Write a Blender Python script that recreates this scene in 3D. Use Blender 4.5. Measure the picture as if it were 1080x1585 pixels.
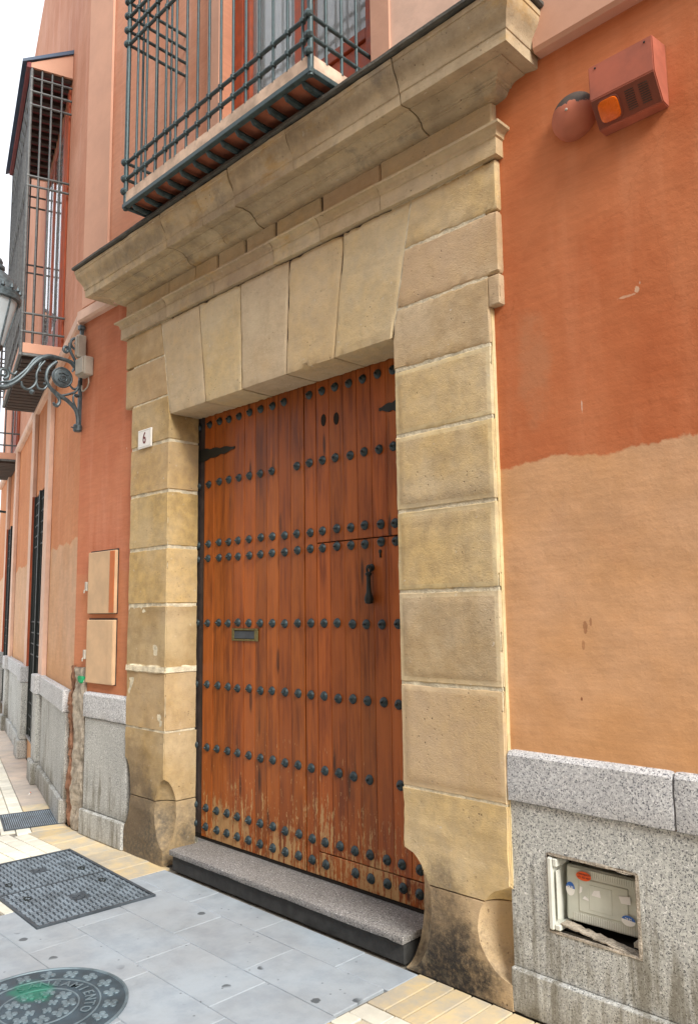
import bpy, bmesh, math, random
from mathutils import Vector, Matrix, noise
R = math.radians
random.seed(7)
S = bpy.context.scene
for o in list(bpy.data.objects): bpy.data.objects.remove(o)
COL = S.collection

# ---------------------------------------------------------------- camera
YAW, PITCH, ROLL = R(44.824), R(7.143), R(-0.765)
cam = bpy.data.objects.new('camera', bpy.data.cameras.new('camera')); COL.objects.link(cam)
fw = Vector((-math.sin(YAW)*math.cos(PITCH), math.cos(YAW)*math.cos(PITCH), math.sin(PITCH)))
rt = Vector((math.cos(YAW), math.sin(YAW), 0)); up = rt.cross(fw)
r2 = math.cos(ROLL)*rt + math.sin(ROLL)*up; u2 = -math.sin(ROLL)*rt + math.cos(ROLL)*up
m3 = Matrix((r2, u2, -fw)).transposed()
cam.matrix_world = Matrix.Translation((0, -2.803, 1.6)) @ m3.to_4x4()
cam.data.sensor_fit = 'VERTICAL'; cam.data.sensor_height = 24.0
cam.data.lens = 24.0*1204.06/1585.0
cam.data.clip_start = 0.05; cam.data.clip_end = 3000
S.camera = cam

# ---------------------------------------------------------------- world, sun, exposure
SUN_EL, SUN_AZ = R(38), R(104)          # azimuth clockwise from +Y: light from up the street
W = bpy.data.worlds.new('World'); S.world = W; W.use_nodes = True
nt = W.node_tree; nt.nodes.clear()
sky = nt.nodes.new('ShaderNodeTexSky'); sky.sky_type = 'NISHITA'; sky.sun_disc = False
sky.sun_elevation = SUN_EL; sky.sun_rotation = SUN_AZ
sky.air_density = 1.0; sky.dust_density = 5.0; sky.ozone_density = 1.0
hs = nt.nodes.new('ShaderNodeMix'); hs.data_type = 'RGBA'; hs.inputs[0].default_value = 0.86      # even white overcast over the clear sky
hs.inputs[7].default_value = (9.8, 10.0, 10.5, 1)
bg = nt.nodes.new('ShaderNodeBackground'); bg.inputs['Strength'].default_value = 0.054
wo = nt.nodes.new('ShaderNodeOutputWorld')
nt.links.new(sky.outputs[0], hs.inputs[6]); nt.links.new(hs.outputs[2], bg.inputs[0]); nt.links.new(bg.outputs[0], wo.inputs[0])
sl = bpy.data.lights.new('sun', 'SUN'); sl.energy = 1.5; sl.angle = R(24); sl.color = (1.0, 0.95, 0.86)
sun = bpy.data.objects.new('sun', sl); COL.objects.link(sun)
sd = Vector((math.sin(SUN_AZ)*math.cos(SUN_EL), math.cos(SUN_AZ)*math.cos(SUN_EL), math.sin(SUN_EL)))
sun.rotation_euler = (-sd).to_track_quat('-Z', 'Y').to_euler()
sun.location = (4, -6, 12)
S.view_settings.view_transform = 'Standard'; S.view_settings.look = 'None'
S.view_settings.exposure = 1.64; S.view_settings.gamma = 1.0; S.view_settings.use_curve_mapping = False

# ---------------------------------------------------------------- material helpers
class NB:
    def __init__(s, name):
        s.m = bpy.data.materials.new(name); s.m.use_nodes = True
        s.t = s.m.node_tree; s.t.nodes.clear()
        s.o = s.n('ShaderNodeOutputMaterial'); s.p = s.n('ShaderNodeBsdfPrincipled')
        s.l(s.p.outputs[0], s.o.inputs[0]); s.pos = s.n('ShaderNodeNewGeometry').outputs['Position']
        s.rand = s.n('ShaderNodeObjectInfo').outputs['Random']
        s._xyz = None
    def n(s, t): return s.t.nodes.new(t)
    def l(s, a, b): s.t.links.new(a, b)
    def put(s, sock, v):
        if hasattr(v, 'is_linked') or hasattr(v, 'links'): s.l(v, sock)
        else:
            if isinstance(v, (tuple, list)) and len(v) == 3 and sock.type == 'RGBA': v = (*v, 1)
            sock.default_value = v
    def xyz(s):
        if not s._xyz:
            q = s.n('ShaderNodeSeparateXYZ'); s.l(s.pos, q.inputs[0]); s._xyz = q.outputs
        return s._xyz
    def vec(s, scale=(1, 1, 1), off=None):
        q = s.n('ShaderNodeVectorMath'); q.operation = 'MULTIPLY'; s.l(s.pos, q.inputs[0]); q.inputs[1].default_value = scale
        if off is None: return q.outputs[0]
        a = s.n('ShaderNodeVectorMath'); a.operation = 'ADD'; s.l(q.outputs[0], a.inputs[0])
        c = s.n('ShaderNodeCombineXYZ'); 
        for i in range(3): s.l(s.math('MULTIPLY', off, (37.0, 91.0, 53.0)[i]), c.inputs[i])
        s.l(c.outputs[0], a.inputs[1]); return a.outputs[0]
    def noise(s, scale, detail=4, rough=.55, vec=None, dist=0.0):
        q = s.n('ShaderNodeTexNoise'); q.inputs['Scale'].default_value = scale; q.inputs['Detail'].default_value = detail
        q.inputs['Roughness'].default_value = rough; q.inputs['Distortion'].default_value = dist
        s.l(vec if vec is not None else s.pos, q.inputs['Vector']); return q.outputs[0]
    def voro(s, scale, vec=None, out='Distance', feat='F1', rnd=1.0, dim='3D'):
        q = s.n('ShaderNodeTexVoronoi'); q.voronoi_dimensions = dim; q.feature = feat; q.inputs['Scale'].default_value = scale; q.inputs['Randomness'].default_value = rnd
        s.l(vec if vec is not None else s.pos, q.inputs['Vector']); return q.outputs[out]
    def math(s, op, a, b=0.0, clamp=False):
        q = s.n('ShaderNodeMath'); q.operation = op; q.use_clamp = clamp
        s.put(q.inputs[0], a); s.put(q.inputs[1], b); return q.outputs[0]
    def rng(s, v, a, b, c=0.0, d=1.0, smooth=True):
        q = s.n('ShaderNodeMapRange'); q.interpolation_type = 'SMOOTHSTEP' if smooth else 'LINEAR'
        s.put(q.inputs[0], v)
        for i, x in enumerate((a, b, c, d)): s.put(q.inputs[i+1], x)
        return q.outputs[0]
    def mix(s, f, a, b, blend='MIX'):
        q = s.n('ShaderNodeMix'); q.data_type = 'RGBA'; q.blend_type = blend; q.clamp_factor = True
        s.put(q.inputs[0], f); s.put(q.inputs[6], a); s.put(q.inputs[7], b); return q.outputs[2]
    def hsv(s, col, h=.5, sat=1.0, v=1.0):
        q = s.n('ShaderNodeHueSaturation'); s.put(q.inputs['Hue'], h); s.put(q.inputs['Saturation'], sat); s.put(q.inputs['Value'], v)
        s.put(q.inputs['Color'], col); return q.outputs[0]
    def bump(s, h, strength=.3, dist=.01, prev=None):
        q = s.n('ShaderNodeBump'); q.inputs['Strength'].default_value = strength; q.inputs['Distance'].default_value = dist
        s.l(h, q.inputs['Height'])
        if prev is not None: s.l(prev, q.inputs['Normal'])
        return q.outputs[0]
    def done(s, col, rough=.8, bump=None, metal=0.0, spec=None):
        s.put(s.p.inputs['Base Color'], col); s.put(s.p.inputs['Roughness'], rough); s.put(s.p.inputs['Metallic'], metal)
        if spec is not None: s.p.inputs['Specular IOR Level'].default_value = spec
        if bump is not None: s.l(bump, s.p.inputs['Normal'])
        return s.m

def srgb(r, g, b):
    f = lambda c: (c/255/12.92) if c/255 <= .04045 else ((c/255+.055)/1.055)**2.4
    return (f(r), f(g), f(b))

# ---------------------------------------------------------------- materials
def m_sandstone(name, a, b, c, tool=0.35, dark=None, spread=.22):
    k = NB(name)
    v = k.vec((1, 1, 1), k.rand)
    n1 = k.noise(2.2, 5, .6, v); n2 = k.noise(14, 5, .65, v); n3 = k.noise(70, 3, .6)
    col = k.mix(k.rng(n1, .35, .68), a, b)
    col = k.mix(k.rng(k.math('ADD', k.math('MULTIPLY', n2, .7), k.math('MULTIPLY', k.rand, .3)), .42, .75, 0, .8), col, c)
    bed = k.noise(3.0, 4, .6, k.vec((1.2, 1.2, 9), k.rand))
    col = k.mix(k.rng(bed, .5, .8, 0, .35), col, (a[0]*.72, a[1]*.66, a[2]*.6))
    col = k.hsv(col, k.rng(k.rand, 0, 1, .497, .503, False), k.rng(n1, .3, .7, .9, 1.1), k.math('ADD', k.rng(k.rand, 0, 1, 1-spread*.5, 1+spread*.35, False), k.rng(n2, .3, .7, -.09, .09)))
    pk = k.math('FRACT', k.math('MULTIPLY', k.rand, 7.7)); col = k.mix(k.rng(pk, .55, 1.0, 0, .55, False), col, k.mix(n2, srgb(196, 166, 138), srgb(180, 150, 122)))
    col = k.mix(k.rng(n3, .6, .78, 0, .45), col, (.10, .07, .04))
    col = k.mix(k.rng(k.noise(33, 2, .5, v), .70, .78, 0, .8), col, (.60, .53, .42))
    if 'cornice' in name:
        oc = k.noise(2.6, 6, .7, k.vec((1, 1, 2.5))); col = k.mix(k.rng(oc, .54, .68, 0, .5), col, srgb(186, 146, 76)); gy = k.noise(3.7, 6, .7); col = k.mix(k.rng(gy, .55, .70, 0, .6), col, srgb(128, 122, 112))
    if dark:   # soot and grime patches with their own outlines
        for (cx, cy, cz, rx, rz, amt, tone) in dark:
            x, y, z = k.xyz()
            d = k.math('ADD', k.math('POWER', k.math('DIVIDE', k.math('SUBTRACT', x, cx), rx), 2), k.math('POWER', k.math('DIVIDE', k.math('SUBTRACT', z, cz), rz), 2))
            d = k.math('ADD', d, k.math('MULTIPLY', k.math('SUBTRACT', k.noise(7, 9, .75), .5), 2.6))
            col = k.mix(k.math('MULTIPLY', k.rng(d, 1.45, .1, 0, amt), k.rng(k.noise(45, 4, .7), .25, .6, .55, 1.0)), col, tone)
    tx = k.noise(70, 4, .75, k.vec((1, 1, 2.2))); ty = k.noise(190, 2, .6)
    pits = k.math('MULTIPLY', k.rng(k.voro(38, v), .22, .06), k.rng(k.noise(5.5, 3, .6, v), .54, .66))
    col = k.mix(k.math('MULTIPLY', pits, .75), col, (.085, .060, .036))
    wash = k.noise(1.7, 6, .7, k.vec((1, 1, 1), k.rand)); col = k.mix(k.rng(wash, .54, .70, 0, .5), col, (a[0]*1.12, a[1]*1.16, a[2]*1.22))
    wet = k.noise(4.0, 6, .7, k.vec((1.5, 1.5, .5))); col = k.mix(k.rng(wet, .56, .76, 0, .45), col, (a[0]*.5, a[1]*.46, a[2]*.42))
    bp = k.bump(k.math('SUBTRACT', k.math('ADD', k.math('MULTIPLY', tx, .5), k.math('MULTIPLY', ty, .5)), pits), tool*.75, .008)
    bp = k.bump(n2, .25, .02, bp)
    return k.done(col, .88, bp, spec=.25)

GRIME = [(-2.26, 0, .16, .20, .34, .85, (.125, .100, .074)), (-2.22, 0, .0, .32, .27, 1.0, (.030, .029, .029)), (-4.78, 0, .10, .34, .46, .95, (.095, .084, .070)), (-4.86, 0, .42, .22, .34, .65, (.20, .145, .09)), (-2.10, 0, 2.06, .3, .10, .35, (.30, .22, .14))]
STONE = m_sandstone('sandstone_tooled', srgb(199, 178, 143), srgb(187, 164, 128), srgb(200, 176, 132), .7, GRIME, .22)
STONE_G = m_sandstone('sandstone_golden', srgb(192, 168, 126), srgb(172, 148, 108), srgb(200, 172, 120), .55, GRIME, .22)
STONE_M = m_sandstone('sandstone_margin', srgb(206, 188, 152), srgb(196, 176, 140), srgb(206, 186, 144), .2, GRIME, .06)
STONE_L = m_sandstone('sandstone_lintel', srgb(198, 181, 150), srgb(190, 172, 142), srgb(194, 172, 134), .4, None, .14)
STONE_C = m_sandstone('sandstone_cornice', srgb(198, 179, 146), srgb(172, 156, 132), srgb(198, 174, 130), .4,
                      [(-3.6, 0, 3.97, .5, .07, .4, (.16, .12, .085)), (-2.6, 0, 4.09, 1.0, .05, .4, (.13, .10, .065)), (-4.6, 0, 4.05, .5, .06, .45, (.14, .12, .09))], .3)

def m_simple(name, col, rough=.6, metal=0, var=.15, scale=20, bs=.15, bd=.004, spec=None):
    k = NB(name); n = k.noise(scale, 5, .6)
    c = k.hsv(col, .5, 1.0, k.math('ADD', k.rng(n, .3, .7, 1-var, 1+var), k.rng(k.rand, 0, 1, -var*.4, var*.4)))
    return k.done(c, k.rng(n, .3, .7, max(0, rough-.08), min(1, rough+.1)), k.bump(k.noise(scale*6, 3), bs, bd), metal, spec)

MORTAR = m_simple('lime_mortar', srgb(222, 212, 186), .95, 0, .25, 18, .6, .01, .2)

def m_plaster(name, hi, hi2, lo, zline, amt=1.0):
    k = NB(name); x, y, z = k.xyz()
    n1 = k.noise(1.1, 5, .6); n2 = k.noise(5, 5, .6); n3 = k.noise(38, 4, .6); st = k.noise(2.6, 4, .6, k.vec((2.2, 2.2, .28)))
    a = k.mix(k.rng(n1, .32, .66), hi, hi2)
    a = k.mix(k.rng(st, .48, .75, 0, .45), a, (hi2[0]*1.15, hi2[1]*1.35, hi2[2]*1.6))
    a = k.mix(k.rng(n2, .55, .8, 0, .2), a, (hi[0]*.8, hi[1]*.72, hi[2]*.66))
    if lo:
        b = k.hsv(lo, .5, k.rng(n1, .3, .7, .94, 1.1), k.rng(n2, .3, .7, .93, 1.06))
        # ochre rubbed-on wash low down, with a brushed edge
        b = k.mix(k.rng(k.math('ADD', z, k.math('MULTIPLY', n2, .5)), 1.62, 1.25, 0, .5), b, (lo[0]*.92, lo[1]*.78, lo[2]*.55))
        edge = k.math('ADD', k.math('ADD', z, k.math('MULTIPLY', k.math('SUBTRACT', k.noise(2.3, 3, .5), .5), .16)), k.math('MULTIPLY', k.math('SUBTRACT', n3, .5), .035))
        a = k.mix(k.rng(edge, zline+.007, zline-.007, 0, amt), a, b)
    pat = k.noise(.8, 7, .7, k.vec((1, 1, .8))); a = k.mix(k.rng(pat, .52, .70, 0, .26), a, (hi2[0]*1.2, hi2[1]*1.5, hi2[2]*1.8))
    wv = k.n('ShaderNodeVectorMath'); wv.operation = 'ADD'; k.l(k.pos, wv.inputs[0]); nz = k.n('ShaderNodeTexNoise'); nz.inputs['Scale'].default_value = 2.2; nz.inputs['Detail'].default_value = 6; k.l(k.pos, nz.inputs['Vector'])
    sc_v = k.n('ShaderNodeVectorMath'); sc_v.operation = 'SCALE'; sc_v.inputs['Scale'].default_value = .55; k.l(nz.outputs[1], sc_v.inputs[0]); k.l(sc_v.outputs[0], wv.inputs[1])
    ed = k.voro(.95, wv.outputs[0], 'Distance', 'DISTANCE_TO_EDGE')
    crack = k.math('MULTIPLY', k.rng(ed, .0035, .001), k.rng(k.noise(1.3, 3), .52, .60)); a = k.mix(k.math('MULTIPLY', crack, .14), a, (hi[0]*.4, hi[1]*.35, hi[2]*.35))
    cell = k.voro(.75, wv.outputs[0], 'Color'); a = k.hsv(a, .5, 1, k.rng(cell, 0, 1, .955, 1.035, False))
    brush = k.noise(16, 5, .7, k.vec((.35, .35, 2.6))); a = k.hsv(a, .5, 1, k.rng(brush, .3, .7, .94, 1.05))
    rub = k.noise(6.5, 8, .75); a = k.mix(k.rng(rub, .62, .72, 0, .15), a, (hi[0]*.7, hi[1]*.55, hi[2]*.5))
    fl = k.voro(11, k.vec((1, 1, .45))); gate = k.noise(3.1, 2)
    a = k.mix(k.math('MULTIPLY', k.rng(fl, .05, .02, 0, .75), k.rng(gate, .55, .6)), a, (.72, .60, .5))
    a = k.mix(k.math('MULTIPLY', k.rng(k.voro(6.3, k.vec((1, 1, .6))), .04, .015, 0, .8), k.rng(k.noise(2.1, 2), .52, .6)), a, (hi[0]*.35, hi[1]*.3, hi[2]*.3))
    if lo and name == 'plaster_main':
        for (cx, cz, rx, rz, tone, amt) in ((-1.524, 1.52, .010, .03, (.24, .09, .04), .55), (-1.50, 1.54, .006, .02, (.24, .09, .04), .5), (-1.535, 1.45, .008, .02, (.24, .09, .04), .4), (-1.28, 2.80, .04, .006, (.62, .40, .27), .7), (-1.235, 2.815, .01, .014, (.66, .46, .32), .8), (-1.49, 2.40, .003, .03, (.7, .55, .45), .7), (-1.70, 2.62, .10, .30, (.44, .22, .12), .45)):
            d = k.math('ADD', k.math('POWER', k.math('DIVIDE', k.math('SUBTRACT', x, cx), rx), 2), k.math('POWER', k.math('DIVIDE', k.math('SUBTRACT', z, cz), rz), 2))
            d = k.math('ADD', d, k.math('MULTIPLY', k.math('SUBTRACT', k.noise(60 if rx < .05 else 9, 4, .65), .5), 2.4))
            a = k.mix(k.rng(d, 1.0, .6 if rx < .05 else .0, 0, amt), a, tone)
    bp = k.bump(k.noise(120, 4, .7), .22, .004); bp = k.bump(n2, .22, .03, bp); bp = k.bump(k.math('MULTIPLY', k.noise(26, 5, .7), k.rng(pat, .4, .6, .3, 1)), .22, .010, bp)
    return k.done(a, .9, bp, spec=.2)

PL_MAIN = m_plaster('plaster_main', srgb(183, 103, 64), srgb(194, 120, 80), srgb(208, 163, 124), 2.2)
PL_NICHE = m_plaster('plaster_terracotta', srgb(184, 110, 80), srgb(198, 130, 98), srgb(194, 136, 102), 1.9, .5)
PL_UP = m_plaster('plaster_upper', srgb(196, 136, 108), srgb(206, 152, 126), None, 0)
PL_SIDE = m_plaster('plaster_side', srgb(196, 128, 88), srgb(206, 140, 98), srgb(208, 168, 136), 2.2)
TRIM = m_simple('plaster_trim', srgb(216, 184, 166), .9, 0, .10, 5, .2, .006, .2)
TRIM_P = m_simple('plaster_trim_pink', srgb(204, 160, 138), .9, 0, .06, 3, .25, .006, .2)
OPPW = m_simple('plaster_pale', srgb(206, 186, 158), .9, 0, .12, 4, .2, .006, .2)
FASC = m_simple('fascia_paint_stained', srgb(188, 166, 148), .9, 0, .3, 9, .3, .006, .2)
UNDER = m_simple('soffit_paint', srgb(152, 92, 70), .9, 0, .2, 9, .2, .006, .2)
REVEAL = m_simple('plaster_reveal', srgb(168, 88, 62), .9, 0, .12, 9, .2, .006, .2)

def m_granite(name, base, dirt=.0):
    k = NB(name)
    v1 = k.noise(165, 2, .7); v2 = k.noise(95, 3, .7, k.vec((1, 1, 1), k.rand)); n = k.noise(4, 5, .6)
    c = k.mix(k.rng(v2, .42, .60), (base[0]*.72, base[1]*.72, base[2]*.74), base)
    c = k.mix(k.rng(v1, .565, .61), c, (base[0]*.16, base[1]*.17, base[2]*.2))
    c = k.mix(k.rng(k.noise(120, 2, .6, k.vec((1, 1, 1.1))), .62, .68, 0, .8), c, (.85, .85, .84))
    c = k.mix(k.math('MULTIPLY', k.rng(k.voro(70), .32, .22), k.rng(k.noise(8, 3), .5, .62)), c, (base[0]*.3, base[1]*.31, base[2]*.34))
    c = k.hsv(c, .5, 1, k.math('ADD', k.rng(n, .3, .7, .9, 1.08), k.rng(k.rand, 0, 1, -.05, .05)))
    if dirt:
        st = k.noise(7, 6, .7, k.vec((3.2, 3.2, .35))); x, y, z = k.xyz()
        f = k.math('ADD', st, k.math('MULTIPLY', k.noise(2.0, 4), .8))
        f = k.math('ADD', k.math('SUBTRACT', f, k.math('MULTIPLY', z, .38)), k.math('MULTIPLY', k.math('SUBTRACT', k.noise(1.1, 4), .5), .7))
        c = k.mix(k.rng(f, .72, 1.02, 0, dirt), c, (.13, .115, .08))
    bp = k.bump(k.noise(220, 2), .15, .002)
    return k.done(c, .75, bp, spec=.35)
GRAN = m_granite('granite', srgb(206, 208, 210))
GRAN_D = m_granite('granite_stained', srgb(200, 202, 198), .75)
GRAN_S = m_granite('granite_step', srgb(150, 148, 146), .15)
RISER = m_simple('dark_riser', (.035, .036, .036), .85, 0, .4, 12, .4, .006)

def m_wood():
    k = NB('door_wood')
    v = k.vec((1, 1, .06), k.rand); g1 = k.noise(34, 6, .65, v, .4); g2 = k.noise(9, 4, .6, v, .8); x, y, z = k.xyz()
    blot = k.noise(3.2, 4, .6, k.vec((1.6, 1.6, .5), k.rand))
    c = k.mix(k.rng(g1, .34, .66), srgb(116, 54, 18), srgb(164, 86, 31))
    amt = k.math('FRACT', k.math('MULTIPLY', k.rand, 17.3))
    c = k.mix(k.math('MULTIPLY', k.rng(g2, .50, .66), k.rng(amt, .35, 1.0, .10, .6)), c, srgb(84, 32, 12))
    c = k.mix(k.rng(blot, .42, .62, 0, .55), c, srgb(172, 92, 36))
    # knots
    kv = k.voro(2.6, k.vec((3.4, 1, .6), k.rand)); c = k.mix(k.rng(k.math('ADD', kv, k.math('MULTIPLY', k.math('SUBTRACT', k.noise(20, 3, .6, k.vec((1, 1, .3))), .5), .12)), .17, .07, 0, .85), c, srgb(48, 18, 8))
    fade = k.noise(1.4, 4, .6, k.vec((1, 1, .7))); c = k.mix(k.rng(fade, .48, .72, 0, .3), c, srgb(176, 98, 42)); c = k.hsv(c, k.rng(amt, 0, 1, .499, .5025, False), 1.0, k.rng(k.rand, 0, 1, .82, 1.14, False))
    # varnish worn off near the foot of the door: upright flakes and streaks
    st = k.noise(15, 5, .7, k.vec((3.0, 1, .30), k.rand)); pt = k.noise(2.6, 4, .65); fl = k.noise(60, 3, .7, k.vec((1.6, 1, .5)))
    w = k.math('ADD', k.math('ADD', k.math('MULTIPLY', st, 1.1), k.math('MULTIPLY', pt, .75)), k.math('MULTIPLY', fl, .55))
    w = k.math('SUBTRACT', w, k.math('MULTIPLY', k.math('SUBTRACT', z, .15), .62))
    worn = k.rng(w, 1.135, 1.20, 0, .85)
    c = k.mix(worn, c, k.mix(g1, srgb(150, 112, 70), srgb(208, 174, 124)))
    sc = k.math('MULTIPLY', k.rng(k.noise(85, 2, .6, k.vec((1, 1, .22), k.rand)), .685, .71), k.rng(z, 1.05, .5))
    c = k.mix(k.math('MULTIPLY', sc, .7), c, srgb(212, 176, 124))
    bp = k.bump(g1, .35, .004); bp = k.bump(worn, .3, .001, bp)
    return k.done(c, k.math('ADD', k.rng(g1, .3, .7, .34, .5), k.math('MULTIPLY', worn, .3)), bp, spec=.35)
WOOD = m_wood()
WOOD_F = m_simple('window_wood', srgb(150, 66, 34), .55, 0, .25, 14, .2, .004)
IRON = m_simple('wrought_iron', (.046, .074, .082), .5, .35, .35, 30, .35, .003)
CHASE = m_simple('broken_plaster', srgb(124, 92, 74), .95, 0, .3, 14, .7, .012, .2)
BAYI = m_simple('bay_iron', (.115, .125, .130), .55, .2, .3, 30, .3, .003)
IRON_L = m_simple('lamp_iron', (.085, .112, .128), .45, .4, .3, 30, .35, .003)
STUD = m_simple('stud_iron', (.030, .048, .056), .42, .3, .3, 60, .25, .002)
BLACK = m_simple('black_iron', (.012, .017, .017), .5, .3, .3, 30, .2, .003)
DARK = m_simple('dark_gap', (.012, .009, .007), .95, 0, .2)
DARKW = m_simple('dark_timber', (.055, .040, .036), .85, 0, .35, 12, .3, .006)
PURP = m_simple('painted_rafter', srgb(120, 62, 66), .8, 0, .2, 10, .2, .004)
SLATE = m_simple('slate_capping', (.075, .072, .062), .85, 0, .35, 12, .5, .01)
TILE = m_simple('roof_sheet', srgb(70, 88, 112), .7, 0, .2, 8, .2, .004)
BRASS = m_simple('dull_brass', srgb(112, 104, 66), .45, .5, .3, 60, .2, .002)
WHITE = m_simple('white_enamel', srgb(232, 230, 226), .35, 0, .04, 20, .05, .001)
REDP = m_simple('dark_red_paint', srgb(104, 20, 24), .5, 0, .1)
GREYP = m_simple('grey_plastic', srgb(206, 208, 200), .5, 0, .08, 12, .08, .002)
GREYD = m_simple('grey_plastic_cover', srgb(196, 199, 188), .45, 0, .08, 12, .08, .002)
CONC = m_simple('broken_mortar', srgb(178, 168, 154), .95, 0, .35, 22, .8, .02, .2)
JBOX = m_simple('junction_plastic', srgb(176, 170, 158), .6, 0, .12, 14, .1, .002)
SIREN = m_simple('siren_paint', srgb(170, 94, 72), .7, 0, .16, 8, .12, .003)
SIREN_D = m_simple('siren_paint_dark', srgb(118, 60, 42), .7, 0, .16, 8, .12, .003)
RUST = m_simple('bare_rusty_metal', (.060, .042, .034), .9, .1, .5, 25, .5, .004)
ORANGE = m_simple('orange_lens', srgb(226, 104, 16), .25, 0, .12, 20, .1, .002)
CABIN = m_simple('cabinet_paint', srgb(204, 172, 136), .75, 0, .1, 6, .1, .003)
CABIN_S = m_simple('cabinet_paint_dark', srgb(196, 112, 62), .75, 0, .1, 6, .1, .003)
STICK_O = m_simple('sticker_orange', srgb(232, 92, 20), .4, 0, .03)
STICK_B = m_simple('sticker_blue', srgb(38, 96, 176), .4, 0, .03)
PAPER = m_simple('torn_paper', srgb(226, 224, 222), .8, 0, .05)
GREENP = m_simple('green_spray', srgb(24, 150, 96), .7, 0, .15)
CURT = m_simple('white_curtain', srgb(206, 208, 212), .9, 0, .1, 8, .3, .02)
def m_glass():
    k = NB('window_glass'); k.p.inputs['Transmission Weight'].default_value = .85; k.p.inputs['IOR'].default_value = 1.45
    return k.done((.85, .9, .92), .03)
GLASS = m_glass()
def m_lglass():
    k = NB('lantern_glass'); k.p.inputs['Transmission Weight'].default_value = .35
    return k.done((.62, .70, .76), .25)
LGLASS = m_lglass()

def m_pave(name, a, b, spots=True, var=.14):
    k = NB(name); x, y, z = k.xyz(); v = k.vec((1, 1, 1), k.rand)
    n1 = k.noise(1.6, 5, .6); n2 = k.noise(7, 5, .65, v); n3 = k.noise(60, 3, .6)
    c = k.mix(k.rng(n2, .35, .7), a, b)
    c = k.hsv(c, .5, k.rng(n1, .3, .7, .8, 1.15), k.math('ADD', k.rng(k.rand, 0, 1, 1-var, 1+var*.6, False), k.rng(n1, .3, .7, -.1, .08)))
    c = k.mix(k.rng(n3, .62, .75, 0, .2), c, (a[0]*.4, a[1]*.4, a[2]*.4))
    dirt = k.noise(2.4, 8, .72); c = k.mix(k.rng(dirt, .52, .72, 0, .35), c, (a[0]*.62, a[1]*.6, a[2]*.56)); c = k.mix(k.rng(k.noise(5.5, 7, .7, k.vec((1, .35, 1))), .56, .7, 0, .28), c, (a[0]*1.25, a[1]*1.22, a[2]*1.18))
    if spots:
        g = k.voro(4.2, dim='2D'); wob = k.math('ADD', g, k.math('MULTIPLY', k.math('SUBTRACT', k.noise(26, 3), .5), .12))
        c = k.mix(k.math('MULTIPLY', k.rng(wob, .10, .075, 0, .85), k.rng(k.noise(1.9, 2, .5), .52, .55)), c, (.060, .072, .082))
        c = k.mix(k.math('MULTIPLY', k.rng(k.voro(8.0, dim='2D'), .05, .03, 0, .6), k.rng(k.noise(3.3, 2), .54, .58)), c, (.08, .085, .09))
    bp = k.bump(n3, .2, .003); bp = k.bump(n2, .15, .008, bp)
    return k.done(c, k.rng(n1, .3, .7, .55, .75), bp, spec=.35)
PV_BLUE = m_pave('slab_grey', srgb(158, 168, 177), srgb(145, 155, 165), True, .035)
PV_YEL = m_pave('slab_ochre', srgb(204, 184, 144), srgb(176, 170, 156), False, .16)
PV_PINK = m_pave('slab_greybrown', srgb(196, 182, 168), srgb(176, 166, 158), False, .10)
PV_WHT = m_pave('block_white', srgb(222, 220, 206), srgb(206, 204, 192), False, .10)
GROUT = m_simple('grout', srgb(120, 116, 108), .95, 0, .3, 14, .4, .01)
def m_cast(name, base, green=None):
    k = NB(name); n = k.noise(9, 5, .6); x, y, z = k.xyz()
    c = k.hsv(base, .5, 1, k.rng(n, .3, .7, .7, 1.3))
    if green:
        d = k.math('ADD', k.math('POWER', k.math('DIVIDE', k.math('SUBTRACT', x, green[0]), green[2]), 2), k.math('POWER', k.math('DIVIDE', k.math('SUBTRACT', y, green[1]), green[3]), 2))
        d = k.math('ADD', d, k.math('MULTIPLY', k.math('SUBTRACT', k.noise(14, 5, .6), .5), 1.6))
        c = k.mix(k.rng(d, 1.0, .2, 0, .7), c, srgb(30, 128, 104))
    return k.done(c, k.rng(n, .3, .7, .45, .65), k.bump(k.noise(150, 3), .3, .002), .3)
CAST = m_cast('cast_iron', (.060, .075, .092))
CAST_T = m_cast('cast_iron_worn', (.20, .25, .30))
CAST_P = m_cast('cast_iron_round_plate', (.055, .085, .110), (-3.47, -1.26, .13, .10))
CAST_R = m_cast('cast_iron_round', (.16, .22, .26), (-3.47, -1.26, .13, .10))

# ---------------------------------------------------------------- geometry helpers
WM = {}
ANG = R(17.5); LO = Vector((-5.85, .035, 0))
LFR = Matrix.Translation(LO) @ Matrix.Rotation(-ANG, 4, 'Z')      # frame of the wall beyond the bend: x = -distance, y = depth into wall
I4 = Matrix.Identity(4)

def thing(name, label, cat, loc=(0, 0, 0), group=None, frame=I4, rz=0):
    o = bpy.data.objects.new(name, None); o.empty_display_size = .1; COL.objects.link(o)
    M = frame @ Matrix.Translation(loc) @ Matrix.Rotation(rz, 4, 'Z')
    o.matrix_world = M; o.matrix_basis = M; WM[o] = M
    o['label'] = label; o['category'] = cat
    if group: o['group'] = group
    return o
def structure(o): o['kind'] = 'structure'; return o

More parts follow.
